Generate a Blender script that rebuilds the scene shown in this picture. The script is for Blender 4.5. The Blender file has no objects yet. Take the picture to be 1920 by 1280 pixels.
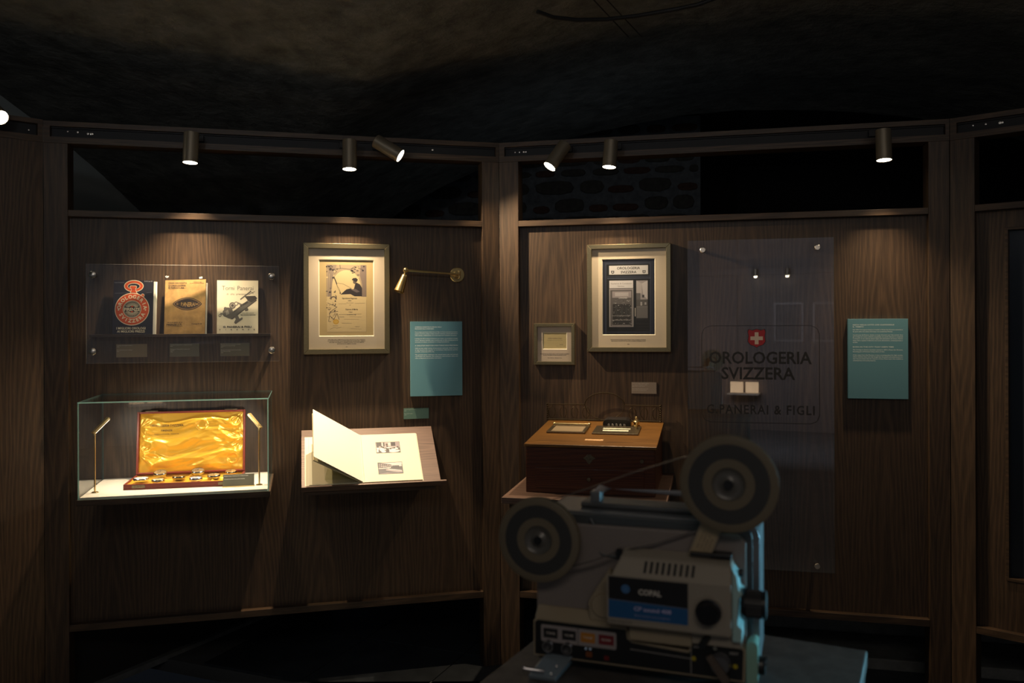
import bpy, math, random
from mathutils import Matrix, Vector, noise
from mathutils.geometry import tessellate_polygon
R = math.radians
sc = bpy.context.scene
col = sc.collection
random.seed(7)

# ------------------------------------------------------------ camera, world, exposure
cd = bpy.data.cameras.new('camera')
cam = bpy.data.objects.new('camera', cd); col.objects.link(cam)
cd.sensor_width = 36; cd.lens = 36*1580/1920
cd.shift_y = -31/1920
cam.matrix_world = Matrix.Translation((0, 0, 1.5)) @ Matrix.Rotation(R(90), 4, 'X') @ Matrix.Rotation(R(-.21), 4, 'Z')
cd.clip_start = .05
cd.dof.use_dof = True; cd.dof.focus_distance = 3.5; cd.dof.aperture_fstop = 3.6
sc.camera = cam
w = bpy.data.worlds.new('world'); sc.world = w; w.use_nodes = True
w.node_tree.nodes['Background'].inputs[0].default_value = (.01, .012, .016, 1)
w.node_tree.nodes['Background'].inputs[1].default_value = .3
sc.view_settings.view_transform = 'Standard'; sc.view_settings.look = 'None'
sc.view_settings.exposure = 0; sc.view_settings.gamma = 1; sc.view_settings.use_curve_mapping = False
sc.cycles.use_denoising = True
sc.cycles.max_bounces = 8; sc.cycles.transparent_max_bounces = 24
sc.cycles.sample_clamp_indirect = 4

def area(name, loc, target, sx, sy, power, color):
    l = bpy.data.lights.new(name, 'AREA'); l.shape = 'RECTANGLE'; l.size = sx; l.size_y = sy
    l.energy = power; l.color = color
    o = bpy.data.objects.new(name, l); col.objects.link(o)
    o.matrix_world = Matrix.Translation(loc) @ (Vector(target)-Vector(loc)).to_track_quat('-Z', 'Y').to_matrix().to_4x4()
    if name == 'projector_side_fill': l.spread = R(44)
    return o
# unseen fill lights added for the ambient light of the gallery
area('gallery_fill', (-.3, -2.3, 1.9), (-.3, -5.4, 1.5), 2.6, 1.0, 72, (.80, .86, 1))
area('wall_fill', (0, 1.5, 2.78), (0, 3.6, 1.9), 3.0, .3, 2.3, (1, .93, .88))  # overhead fill added for the walls and beams, not a fixture of the room
def up_fill(loc, target, power, cone, color, soft):  # unseen spot added to brighten the vault
    l = bpy.data.lights.new('ceiling_fill', 'SPOT'); l.energy = power; l.spot_size = R(cone); l.spot_blend = 1; l.color = color; l.shadow_soft_size = soft
    o = bpy.data.objects.new('ceiling_fill', l); col.objects.link(o)
    o.matrix_world = Matrix.Translation(loc) @ (Vector(target)-Vector(loc)).to_track_quat('-Z', 'Y').to_matrix().to_4x4()
up_fill((-.9, .3, 2.32), (-1.0, 4.3, 2.95), 13, 110, (.86, .93, 1), .06)
up_fill((1.5, .2, 2.32), (2.3, 3.2, 3.0), 6, 95, (1, .90, .80), .06)
area('bounce_fill', (.2, .2, 2.0), (.2, .2, 3), 3.6, 1.4, .7, (.90, .95, 1))  # added fill in place of light bounced up to the vault
area('rear_bay_fill', (.35, 4.3, 1.75), (.6, 5.3, 2.4), .3, .3, .36, (.7, .85, 1))  # weak fill added so the rubble pier shows
area('gallery_fill', (.2, -1.0, 2.72), (.2, -.3, 1), 2.0, .5, 10, (1, .86, .72))  # unseen warm fill added for the projector's front
area('projector_side_fill', (1.75, 1.66, 1.12), (.40, 1.27, 1.10), .3, .5, 1.5, (.30, .76, 1))  # cyan fill added for the projector's right side; no doorway stands here

# ------------------------------------------------------------ frames (plan position, rotation)
FR = {'w0': ((-1.8228, 3.2805), 41.0), 'w1': ((-1.8228, 3.2805), 13.97), 'w2': ((-.0545, 3.7203), -13.06),
      'w3': ((1.7212, 3.3085), -40.0), 'pr': ((.0363, 1.40), -19.5), 'tb': ((.618, 1.4705), -26.5),
      'bay': ((-1.9, 6.0), -12.4), 'op': ((2.6, -5.4), 178.0), 'z': ((0, 0), 0)}
def frame(k):
    (x, y), r = FR[k]
    return Matrix.Translation((x, y, 0)) @ Matrix.Rotation(R(r), 4, 'Z')

# ------------------------------------------------------------ materials
MATS = {}
def mat(name, c=(.5, .5, .5), rough=.5, metal=0, **kw):
    if name in MATS: return MATS[name]
    m = bpy.data.materials.new(name); m.use_nodes = True
    b = m.node_tree.nodes['Principled BSDF']
    b.inputs['Base Color'].default_value = (*c, 1); b.inputs['Roughness'].default_value = rough
    b.inputs['Metallic'].default_value = metal
    for k, v in kw.items():
        if k == 'emit':
            b.inputs['Emission Color'].default_value = (*v[0], 1); b.inputs['Emission Strength'].default_value = v[1]
        elif k == 'spec': b.inputs['Specular IOR Level'].default_value = v
        elif k == 'sheen': b.inputs['Sheen Weight'].default_value = v
        elif k == 'coat': b.inputs['Coat Weight'].default_value = v
    MATS[name] = m
    return m
def nodes(m): return m.node_tree.nodes, m.node_tree.links, m.node_tree.nodes['Principled BSDF']
def add_noise(m, scale, amt, bump=.0, vec=(1, 1, 1), detail=5, bdist=.001, darker=.6, lighter=1.3):
    N, L, b = nodes(m)
    tc = N.new('ShaderNodeTexCoord'); mp = N.new('ShaderNodeMapping'); mp.inputs['Scale'].default_value = vec
    L.new(tc.outputs['Object'], mp.inputs[0])
    nz = N.new('ShaderNodeTexNoise'); nz.inputs['Scale'].default_value = scale; nz.inputs['Detail'].default_value = detail
    nz.inputs['Roughness'].default_value = .62
    L.new(mp.outputs[0], nz.inputs['Vector'])
    rp = N.new('ShaderNodeValToRGB'); L.new(nz.outputs['Fac'], rp.inputs[0])
    c = b.inputs['Base Color'].default_value[:3]
    rp.color_ramp.elements[0].position = .5-amt; rp.color_ramp.elements[1].position = .5+amt
    rp.color_ramp.elements[0].color = (*[v*darker for v in c], 1); rp.color_ramp.elements[1].color = (*[min(1, v*lighter) for v in c], 1)
    L.new(rp.outputs[0], b.inputs['Base Color'])
    if bump:
        bp = N.new('ShaderNodeBump'); bp.inputs['Strength'].default_value = bump; bp.inputs['Distance'].default_value = bdist
        L.new(nz.outputs['Fac'], bp.inputs['Height']); L.new(bp.outputs[0], b.inputs['Normal'])
    return m

def wood(name, along, c1, c2, rough=.5, leaf=.135, off=0.0, contrast=1.0):
    """oak veneer: cathedral figure in book-matched leaves plus fine open pores"""
    if name in MATS: return MATS[name]
    m = mat(name, c1, rough)
    N, L, b = nodes(m)
    tc = N.new('ShaderNodeTexCoord'); sp = N.new('ShaderNodeSeparateXYZ'); L.new(tc.outputs['Object'], sp.inputs[0])
    def mth(op, a, bb=None, c=None):
        n = N.new('ShaderNodeMath'); n.operation = op
        for i, v in enumerate((a, bb, c)):
            if v is None: continue
            if isinstance(v, (int, float)): n.inputs[i].default_value = v
            else: L.new(v, n.inputs[i])
        return n.outputs[0]
    ax = {'x': 0, 'y': 1, 'z': 2}
    oth = [i for i in range(3) if i != ax[along]]
    A = mth('ADD', mth('ADD', sp.outputs[oth[0]], sp.outputs[oth[1]]), off+20*leaf)
    Ln = sp.outputs[ax[along]]
    def vec(a, l, z=0.0):
        cb = N.new('ShaderNodeCombineXYZ'); L.new(mth('MULTIPLY', A, a), cb.inputs[0]); L.new(mth('MULTIPLY', Ln, l), cb.inputs[1])
        cb.inputs[2].default_value = z
        return cb.outputs[0]
    def nz(v, detail=2, rough=.5):
        n = N.new('ShaderNodeTexNoise'); n.inputs['Scale'].default_value = 1; n.inputs['Detail'].default_value = detail
        n.inputs['Roughness'].default_value = rough; L.new(v, n.inputs['Vector']); return n.outputs['Fac']
    pp = mth('PINGPONG', A, leaf)
    v = mth('ADD', mth('MULTIPLY', mth('POWER', pp, 1.6), 42), mth('MULTIPLY', Ln, .62))
    v = mth('ADD', v, mth('MULTIPLY', nz(vec(7, 1.3, 3.3), 3), 1.1))
    ring = mth('POWER', mth('ADD', mth('MULTIPLY', mth('SINE', mth('MULTIPLY', v, 27)), .5), .5), 1.6)
    pore = nz(vec(520, 9), 2, .6); med = nz(vec(120, 2.2, 9), 3); big = nz(vec(4, .5, 5), 2)
    pore = mth('SMOOTHSTEP', pore) if False else pore
    f = mth('ADD', mth('MULTIPLY', ring, .22*contrast), mth('MULTIPLY', pore, .95*contrast))
    f = mth('ADD', f, mth('MULTIPLY', med, .40*contrast)); f = mth('ADD', f, mth('MULTIPLY', big, .25))
    f = mth('SUBTRACT', f, .41*contrast)
    mx = N.new('ShaderNodeValToRGB'); L.new(f, mx.inputs[0])
    mx.color_ramp.elements[0].position = .12; mx.color_ramp.elements[1].position = .88
    mx.color_ramp.elements[0].color = (*c1, 1); mx.color_ramp.elements[1].color = (*c2, 1)
    L.new(mx.outputs[0], b.inputs['Base Color'])
    bp = N.new('ShaderNodeBump'); bp.inputs['Strength'].default_value = .25; bp.inputs['Distance'].default_value = .0006
    L.new(pore, bp.inputs['Height']); L.new(bp.outputs[0], b.inputs['Normal'])
    return m
WD, WL = (.011, .0066, .0041), (.106, .063, .035)
WV = wood('oak_vertical', 'z', WD, WL)
WV2 = wood('oak_vertical_post', 'z', WD, WL, leaf=.062, off=.031)
WH = wood('oak_horizontal', 'x', WD, WL, leaf=.09, off=.02)
WT = wood('oak_light_shelf', 'x', (.045, .026, .019), (.19, .112, .082), rough=.5, leaf=.2)
DESK = wood('old_oak_desk', 'x', (.030, .007, .003), (.13, .038, .012), rough=.35, leaf=.3)
DESKT = wood('old_oak_desk_top', 'x', (.020, .007, .0015), (.25, .115, .022), rough=.35, leaf=.3)
BLACK = mat('black_track', (.0035, .0045, .007), .6)
REDU = mat('dark_recess', (.02, .01, .008), .7)
BRASS = mat('brushed_brass', (.72, .55, .26), .28, 1)
BRASS_D = mat('bronze_lamp_body', (.26, .22, .16), .42, .55)
OLDBRASS = add_noise(mat('tarnished_brass', (.22, .18, .12), .35, 1), 300, .2, .5, bdist=.0008)
STEEL = mat('nickel', (.62, .58, .52), .25, 1)
FRAMEG = add_noise(mat('brushed_pale_gold_frame', (.19, .165, .10), .36, .85), 60, .2, .3, vec=(1, 1, 20), bdist=.0003, darker=.8, lighter=1.2)
MATB = mat('mat_board', (.76, .63, .50), .85)
BEVELW = mat('mat_bevel', (.95, .88, .74), .8)
TEAL = mat('teal_board', (.12, .29, .36), .5)
TEALT = mat('small_teal_tag', (.10, .19, .165), .5)
TAG = mat('grey_tag', (.13, .125, .095), .5)
TAGL = mat('pale_grey_tag', (.26, .22, .19), .6)
PAGE = mat('cream_page', (.66, .64, .50), .8)
PAGEW = mat('white_paper', (.85, .84, .78), .8)
RED = add_noise(mat('red_leatherette', (.20, .030, .016), .42), 500, .2, .4, bdist=.0006)
CLOTHW = add_noise(mat('white_linen', (.60, .57, .53), .9), 400, .2, .15, bdist=.0004, darker=.92, lighter=1.05)

def satin():
    m = mat('gold_satin', (.80, .45, .028), .31, .34, sheen=.08)
    m.node_tree.nodes['Principled BSDF'].inputs['Specular IOR Level'].default_value = .9
    return add_noise(m, 90, .3, .25, vec=(1, 1, 3), bdist=.0012, darker=.9, lighter=1.05)
SATIN = satin()

def glass(name, refl=.045, tint=(.97, .985, .98)):
    if name in MATS: return MATS[name]
    m = bpy.data.materials.new(name); m.use_nodes = True; MATS[name] = m
    N, L = m.node_tree.nodes, m.node_tree.links; N.clear()
    out = N.new('ShaderNodeOutputMaterial'); mix = N.new('ShaderNodeMixShader')
    tr = N.new('ShaderNodeBsdfTransparent'); tr.inputs[0].default_value = (*tint, 1)
    gl = N.new('ShaderNodeBsdfGlossy'); gl.inputs['Roughness'].default_value = .0
    lw = N.new('ShaderNodeLayerWeight'); lw.inputs['Blend'].default_value = .5
    p = N.new('ShaderNodeMath'); p.operation = 'POWER'; p.inputs[1].default_value = 5; L.new(lw.outputs['Facing'], p.inputs[0])
    ma = N.new('ShaderNodeMath'); ma.operation = 'MULTIPLY_ADD'; ma.inputs[1].default_value = 1-refl; ma.inputs[2].default_value = refl
    L.new(p.outputs[0], ma.inputs[0]); L.new(ma.outputs[0], mix.inputs[0])
    L.new(tr.outputs[0], mix.inputs[1]); L.new(gl.outputs[0], mix.inputs[2]); L.new(mix.outputs[0], out.inputs[0])
    return m
GLASS = glass('clear_glass'); GLASS2 = glass('picture_glass', .02)
def edge_glass(name, c, a):
    m = bpy.data.materials.new(name); m.use_nodes = True
    N, L = m.node_tree.nodes, m.node_tree.links; N.clear()
    out = N.new('ShaderNodeOutputMaterial'); mix = N.new('ShaderNodeMixShader'); mix.inputs[0].default_value = a
    tr = N.new('ShaderNodeBsdfTransparent'); tr.inputs[0].default_value = (.8, .92, .9, 1)
    df = N.new('ShaderNodeBsdfPrincipled'); df.inputs['Base Color'].default_value = (*c, 1); df.inputs['Roughness'].default_value = .25
    tl = N.new('ShaderNodeBsdfTranslucent'); tl.inputs[0].default_value = (*c, 1); m2 = N.new('ShaderNodeMixShader'); m2.inputs[0].default_value = .6
    L.new(df.outputs[0], m2.inputs[1]); L.new(tl.outputs[0], m2.inputs[2])
    L.new(tr.outputs[0], mix.inputs[1]); L.new(m2.outputs[0], mix.inputs[2]); L.new(mix.outputs[0], out.inputs[0])
    return m
GEDGE = edge_glass('glass_edge', (.26, .50, .53), .75)
GEDGE3 = edge_glass('polished_acrylic_edge', (.85, .86, .86), .6)
GEDGE2 = edge_glass('sign_glass_edge', (.14, .26, .27), .22)

def printmat():
    m = mat('print_ink', (.5, .5, .5), .55)
    N, L, b = nodes(m); a = N.new('ShaderNodeAttribute'); a.attribute_name = 'Col'; L.new(a.outputs['Color'], b.inputs['Base Color'])
    return m
PRINT = printmat()
def emis(name, c, s): return mat(name, (0, 0, 0), .5, emit=(c, s))
LENS = emis('lamp_lens', (1, .90, .70), 26)

def plaster(name, c, bump=.8, scale=5, bd=.03, **k):
    return add_noise(mat(name, c, .95), scale, .22, bump, detail=9, bdist=bd, **k)
VAULT = plaster('vault_plaster', (.15, .15, .135), scale=9, darker=.5, lighter=1.4, bump=.9)
PALE = plaster('pale_plaster', (.34, .38, .38), bump=.1, darker=.93, lighter=1.05)
MORTAR = plaster('mortar', (.11, .12, .13), bump=.8, scale=20, bd=.01)
STONE = plaster('field_stone', (.055, .052, .045), bump=.8, scale=25, bd=.008)
BRICK = plaster('old_brick', (.07, .035, .025), bump=.7, scale=30, bd=.006)
SLATE = add_noise(mat('slate_tile', (.034, .040, .048), .4), 9, .25, .3, detail=8, bdist=.003)
KERB = add_noise(mat('stone_step', (.17, .18, .18), .7), 14, .25, .4, detail=8, bdist=.004)
VOID = mat('unlit_plaster', (.02, .02, .02), .95)  # darkness of the unlit spaces behind is put into this colour

# ------------------------------------------------------------ mesh builder
class M:
    """coordinates: x along the wall to the right, y into the wall, z up"""
    def __init__(s): s.v = []; s.f = []; s.mi = []; s.c = []; s.sm = []
    def add(s, vs, fs, mi=0, c=(1, 1, 1), smooth=False):
        o = len(s.v); s.v += [tuple(p) for p in vs]
        for f in fs: s.f.append([i+o for i in f]); s.mi.append(mi); s.c.append(c); s.sm.append(smooth)
        return s
    def box(s, x0, x1, y0, y1, z0, z1, mi=0, c=(1, 1, 1)):
        vs = [(x, y, z) for z in (z0, z1) for y in (y0, y1) for x in (x0, x1)]
        return s.add(vs, [(0, 1, 5, 4), (1, 3, 7, 5), (3, 2, 6, 7), (2, 0, 4, 6), (4, 5, 7, 6), (2, 3, 1, 0)], mi, c)
    def pane(s, x0, x1, y0, y1, z0, z1, thin):
        """box whose big faces are glass (slot 0) and edges slot 1; thin = axis index"""
        vs = [(x, y, z) for z in (z0, z1) for y in (y0, y1) for x in (x0, x1)]
        F = [((0, 1, 5, 4), 1), ((1, 3, 7, 5), 0), ((3, 2, 6, 7), 1), ((2, 0, 4, 6), 0), ((4, 5, 7, 6), 2), ((2, 3, 1, 0), 2)]
        for f, a in F:
            s.add([vs[i] for i in f], [(0, 1, 2, 3)], 0 if a == thin else 1)
        return s
    def prism(s, pts, y0, y1, mi=0, c=(1, 1, 1), plane='xz', smooth=False):
        n = len(pts)
        mk = {'xz': lambda p, y: (p[0], y, p[1]), 'xy': lambda p, y: (p[0], p[1], y), 'yz': lambda p, y: (y, p[0], p[1])}[plane]
        vs = [mk(p, y0) for p in pts]+[mk(p, y1) for p in pts]
        s.add(vs, [(i, (i+1) % n, n+(i+1) % n, n+i) for i in range(n)], mi, c, smooth)
        tr = tessellate_polygon([[Vector((p[0], p[1], 0)) for p in pts]])
        s.add(vs, [t for t in tr]+[(n+t[2], n+t[1], n+t[0]) for t in tr], mi, c)
        return s
    def ring(s, outer, inner, y0, y1, yin=None, mi=0, mi_in=None):
        """rectangular frame (x0,x1,z0,z1) with hole; yin gives a sloped inner edge"""
        (a0, a1, b0, b1), (c0, c1, d0, d1) = outer, inner
        O = [(a0, b0), (a1, b0), (a1, b1), (a0, b1)]; I = [(c0, d0), (c1, d0), (c1, d1), (c0, d1)]
        e = yin or 0
        I2 = [(c0+e, d0+e), (c1-e, d0+e), (c1-e, d1-e), (c0+e, d1-e)]
        vs = [(x, y0, z) for x, z in O]+[(x, y0, z) for x, z in I]+[(x, y1, z) for x, z in O]+[(x, y1, z) for x, z in I2]
        F = []; G = []
        for i in range(4):
            j = (i+1) % 4
            F += [(i, j, 4+j, 4+i), (8+j, 8+i, 12+i, 12+j), (j, i, 8+i, 8+j)]
            G.append((4+i, 4+j, 12+j, 12+i))
        s.add(vs, F, mi); s.add(vs, G, mi if mi_in is None else mi_in)
        return s
    def tube(s, path, r, n=12, mi=0, c=(1, 1, 1), cap=True, smooth=True):
        P = [Vector(p) for p in path]; rs = r if isinstance(r, (list, tuple)) else [r]*len(P)
        vs = []; up = None
        for i, p in enumerate(P):
            t = ((P[min(i+1, len(P)-1)]-P[max(i-1, 0)])).normalized()
            if up is None:
                up = Vector((0, 0, 1)) if abs(t.z) < .9 else Vector((1, 0, 0))
            a = t.cross(up).normalized(); b = t.cross(a).normalized(); up = -b if False else up
            for k in range(n):
                q = 2*math.pi*k/n; vs.append(p+(a*math.cos(q)+b*math.sin(q))*rs[i])
        F = []
        for i in range(len(P)-1):
            for k in range(n):
                F.append((i*n+k, i*n+(k+1) % n, (i+1)*n+(k+1) % n, (i+1)*n+k))
        s.add(vs, F, mi, c, smooth)
        if cap:
            s.add(vs, [tuple(range(n)), tuple(range((len(P)-1)*n, len(P)*n))[::-1]], mi, c)
        return s
    def lathe(s, prof, centre, axis, n=32, mi=0, c=(1, 1, 1), smooth=True, closed=False):
        """prof: (radius, distance along axis)"""
        ax = Vector(axis).normalized(); a = ax.orthogonal().normalized(); b = ax.cross(a); C = Vector(centre)
        vs = []
        for r, h in prof:
            for k in range(n):
                q = 2*math.pi*k/n; vs.append(C+ax*h+(a*math.cos(q)+b*math.sin(q))*r)
        m = len(prof); F = []
        for i in range(m if closed else m-1):
            j = (i+1) % m
            for k in range(n): F.append((i*n+k, i*n+(k+1) % n, j*n+(k+1) % n, j*n+k))
        s.add(vs, F, mi, c, smooth)
        return s
    def ball(s, p, r, n=14, mi=0, sc=(1, 1, 1)):
        vs = []; F = []; h = n//2
        for i in range(h+1):
            t = math.pi*i/h
            for k in range(n):
                q = 2*math.pi*k/n
                vs.append((p[0]+r*sc[0]*math.sin(t)*math.cos(q), p[1]+r*sc[1]*math.sin(t)*math.sin(q), p[2]+r*sc[2]*math.cos(t)))
        for i in range(h):
            for k in range(n): F.append((i*n+k, i*n+(k+1) % n, (i+1)*n+(k+1) % n, (i+1)*n+k))
        return s.add(vs, F, mi, smooth=True)

def setp(o, label=None, cat=None, group=None, kind=None):
    if label: o['label'] = label
    if cat: o['category'] = cat
    if group: o['group'] = group
    if kind: o['kind'] = kind
    return o
ORG = {}
def thing(name, label, cat, fr, base, group=None, kind=None):
    o = bpy.data.objects.new(name, None); col.objects.link(o); o.empty_display_size = .05
    if not isinstance(fr, Matrix): fr = frame(fr)
    o.matrix_world = fr @ Matrix.Translation(base)
    ORG[o] = (fr, Vector(base))
    return setp(o, label, cat, group, kind)
def mesh(name, mb, mats):
    me = bpy.data.meshes.new(name); me.from_pydata(mb.v, [], mb.f)
    for m in (mats if isinstance(mats, (list, tuple)) else [mats]): me.materials.append(m)
    me.polygons.foreach_set('material_index', mb.mi); me.polygons.foreach_set('use_smooth', mb.sm)
    if MATS['print_ink'] in list(me.materials):
        ca = me.color_attributes.new('Col', 'FLOAT_COLOR', 'CORNER')
        data = []
        for f, c in zip(mb.f, mb.c): data += list((*c, 1))*len(f)
        ca.data.foreach_set('color', data)
    me.update()
    return me
def sharpen(me):
    if any(p.use_smooth for p in me.polygons): me.set_sharp_from_angle(angle=R(38))
def fixn(me):
    import bmesh
    b = bmesh.new(); b.from_mesh(me); bmesh.ops.remove_doubles(b, verts=b.verts, dist=1e-6); bmesh.ops.recalc_face_normals(b, faces=b.faces); b.to_mesh(me); b.free(); sharpen(me)
def part(name, mb, mats, parent, bevel=0, label=None, kind=None, fix=True, seg=2):
    fr, base = ORG[parent]
    mb.v = [(v[0]-base.x, v[1]-base.y, v[2]-base.z) for v in mb.v]
    me = mesh(name, mb, mats)
    if fix: fixn(me)
    o = bpy.data.objects.new(name, me); col.objects.link(o); o.parent = parent
    if label: o['label'] = label
    if kind: o['kind'] = kind
    ORG[o] = (fr, base)
    if bevel:
        b = o.modifiers.new('bevel', 'BEVEL'); b.width = bevel; b.segments = seg; b.limit_method = 'ANGLE'; b.angle_limit = R(40)
    return o
def solo(name, mb, mats, label, cat, fr, base, group=None, kind=None, bevel=0, fix=True):
    if not isinstance(fr, Matrix): fr = frame(fr)
    mb.v = [(v[0]-base[0], v[1]-base[1], v[2]-base[2]) for v in mb.v]
    me = mesh(name, mb, mats)
    if fix: fixn(me)
    o = bpy.data.objects.new(name, me); col.objects.link(o); o.matrix_world = fr @ Matrix.Translation(base)
    ORG[o] = (fr, Vector(base))
    if bevel:
        b = o.modifiers.new('bevel', 'BEVEL'); b.width = bevel; b.segments = 2; b.limit_method = 'ANGLE'
    return setp(o, label, cat, group, kind)
def worldpt(fr, u, d, z): return frame(fr) @ Vector((u, -d, z))

# ------------------------------------------------------------ flat print: shapes in a plane facing -y, each layer a hair nearer
class Art(M):
    def __init__(s, y, step=.000006): super().__init__(); s.y = y; s.step = step; s.last = ''; s.hold = False; s.T = lambda x, z: (x, z)
    def up(s, kind='fill'):
        # lettering and thin lines drawn one after another share a layer
        if not s.hold and not (kind == 'ink' and s.last == 'ink'): s.y -= s.step
        s.last = kind; return s
    def P(s, x, z): x, z = s.T(x, z); return (x, s.y, z)
    def poly(s, pts, c):
        s.up(); tr = tessellate_polygon([[Vector((p[0], p[1], 0)) for p in pts]])
        return s.add([s.P(*p) for p in pts], tr, 0, c)
    def rect(s, x0, z0, x1, z1, c): return s.poly([(x0, z0), (x1, z0), (x1, z1), (x0, z1)], c)
    def disc(s, x, z, r, c, n=48, rz=None):
        rz = rz or r
        return s.poly([(x+r*math.cos(2*math.pi*k/n), z+rz*math.sin(2*math.pi*k/n)) for k in range(n)], c)
    def circ(s, x, z, r, w, c, n=48, rz=None, a0=0, a1=360):
        rz = rz or r; s.up(); vs = []; full = (a1-a0) >= 360
        for k in range(n+1):
            q = R(a0+(a1-a0)*k/n)
            vs += [s.P(x+r*math.cos(q), z+rz*math.sin(q)), s.P(x+(r-w)*math.cos(q), z+(rz-w)*math.sin(q))]
        return s.add(vs, [(2*k, 2*k+2, 2*k+3, 2*k+1) for k in range(n)], 0, c)
    def line(s, pts, w, c):
        s.up('ink')
        for (a, b), (e, f) in zip(pts, pts[1:]):
            dx, dz = e-a, f-b; l = math.hypot(dx, dz) or 1; nx, nz = -dz/l*w/2, dx/l*w/2
            s.add([s.P(a+nx, b+nz), s.P(a-nx, b-nz), s.P(e-nx, f-nz), s.P(e+nx, f+nz)], [(0, 1, 2, 3)], 0, c)
        return s
    def text(s, body, x, z, size, c, align='LEFT', width=None, sx=1.0, bold=0, rot=0, shear=0, space=1.0):
        s.up('ink')
        t = bpy.data.curves.new('t', 'FONT'); t.body = body; t.resolution_u = 2; t.offset = bold; t.shear = shear
        t.space_character = space
        o = bpy.data.objects.new('t', t); me = o.to_mesh()
        vs = [(v.co.x, v.co.y) for v in me.vertices]; fs = [tuple(p.vertices) for p in me.polygons]
        o.to_mesh_clear(); bpy.data.objects.remove(o); bpy.data.curves.remove(t)
        if not vs: return s
        x0 = min(v[0] for v in vs); x1 = max(v[0] for v in vs)
        if width: sx = width/((x1-x0)*size)
        k = {'LEFT': x0, 'CENTER': (x0+x1)/2, 'RIGHT': x1}[align]
        cr, sr = math.cos(R(rot)), math.sin(R(rot)); out = []
        for a, b in vs:
            a = (a-k)*size*sx; b = b*size
            out.append(s.P(x+a*cr-b*sr, z+a*sr+b*cr))
        return s.add(out, fs, 0, c)

# ------------------------------------------------------------ SETTING: partition walls
def wall_module(key, name, z_top=2.303, W=1.822, solid=False, mirror=False, posts=(True, True), panel=True):
    root = thing(name, None, None, key, (0, 0, 0), kind='structure')
    o1, o2, B, T = .0865, W-.0765, .022, .0
    D = .088
    if panel:
        part('panel', M().box(.06, W-.05, .03, .052, .31, 1.95), WV, root)
    m = M().box(.0005, .0865, 0, D, 0, 2.2175); part('post', m, WV2, root, .0012)
    m = M().box(W-.0765, W-.0005, 0, D, 0, 2.2175); part('post', m, WV2, root, .0012)
    # beam built round the track slot
    s0, s1, z0, z1 = .024, W-.0145, 2.242, 2.2835
    m = M().ring((.0005, W-.0005, 2.2180, z_top), (s0, s1, z0, z1), 0, .045)
    m.box(.0005, W-.0005, .045, D, 2.2180, z_top)
    bm = part('top_beam', m, WH, root)
    m = M().box(s0+.001, s1-.001, .020, .0449, z0+.001, z1-.001)
    m.box(s0+.001, s1-.001, .012, .020, z1-.006, z1-.001).box(s0+.001, s1-.001, .012, .020, z0+.001, z0+.006)
    part('track_channel', m, BLACK, bm)
    part('middle_rail', M().box(.087, W-.077, 0, D, 1.932, 1.957), WH, root, .001)
    part('bottom_rail', M().box(.087, W-.077, 0, D, .303, .330), WH, root, .001)
    return root, bm
def screws(bm, pts):
    for u, z, r in pts:
        part('screw', M().lathe([(0, -.0015), (r, -.001), (r, .001)], (u, .0195, z), (0, 1, 0), 12), STEEL, bm)
w1, b1 = wall_module('w1', 'wall_left')
w2, b2 = wall_module('w2', 'wall_right')
w3, b3 = wall_module('w3', 'wall_far_right', panel=False)
w0 = thing('wall_far_left', None, None, 'w0', (0, 0, 0), kind='structure')
m = M().box(-.62, -.0005, 0, .088, 0, 2.2175); part('panel', m, WV, w0, .001)
m = M().ring((-1.3, -.0005, 2.2180, 2.306), (-1.2, -.0185, 2.242, 2.288), 0, .045); m.box(-1.3, -.0005, .045, .088, 2.2180, 2.306)
b0 = part('top_beam', m, WH, w0)
part('track_channel', M().box(-1.199, -.0195, .02, .0449, 2.243, 2.287), BLACK, b0)
part('panel', M().box(-1.3, -.621, 0, .088, 0, 2.2175), WV, w0, .001)
screws(b1, [(.082, 2.268, .003), (.118, 2.267, .004), (.155, 2.263, .004), (.165, 2.263, .004), (.171, 2.263, .004), (1.53, 2.263, .004)])
screws(b2, [(.068, 2.262, .003), (.088, 2.262, .003), (.107, 2.262, .004), (.117, 2.262, .003)])
screws(b3, [(.078, 2.268, .003), (.122, 2.266, .0035), (.170, 2.264, .005), (.178, 2.264, .004)])
screws(b0, [(-.045, 2.262, .003)])
# far right wall: panel with a framed dark window
m = M().ring((.06, 1.77, .31, 1.95), (.188, 1.64, .525, 1.860), .03, .052)
part('panel', m, WV, w3)
m = M().ring((.184, 1.644, .520, 1.8645), (.1945, 1.633, .531, 1.8545), .024, .06); part('window_trim', m, WH, w3, .001)
part('display_pane', M().box(.19, 1.638, .052, .060, .526, 1.8585), mat('dark_blue_screen', (.018, .024, .036), .25), w3)

# ------------------------------------------------------------ SETTING: floor, vault, back masonry
m = M().box(-4.0, 4.2, -6.2, 3.55, -.06, 0)
o = solo('floor', m, add_noise(mat('gallery_floor', (.14, .145, .15), .5), 6, .25, .2), None, None, 'z', (0, 0, 0), kind='structure')
# slate tiles behind the partitions, grid turned 22 degrees against the partitions
ft = Matrix.Translation((-.9, 3.56, 0)) @ Matrix.Rotation(R(-22), 4, 'Z')
fb = thing('floor', None, None, ft, (0, 0, 0), kind='structure')
part('bedding', M().box(-1.9, 4.6, .0, 5.2, -.07, -.012), mat('floor_grout', (.085, .09, .095), .9), fb)
tile_me = []
T = .52
for v in range(3):
    q = M().box(.003, T-.003, .003, T-.003, -.012, .0+.0012*v)
    me = mesh('tile', q, SLATE); tile_me.append(me)
for i in range(-1, 7):
    for j in range(0, 7):
        if i < 0 and False: continue
        o = bpy.data.objects.new('tile', tile_me[(i*3+j*5) % 3]); col.objects.link(o); o.parent = fb; o.location = (i*T, j*T, 0)
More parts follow.
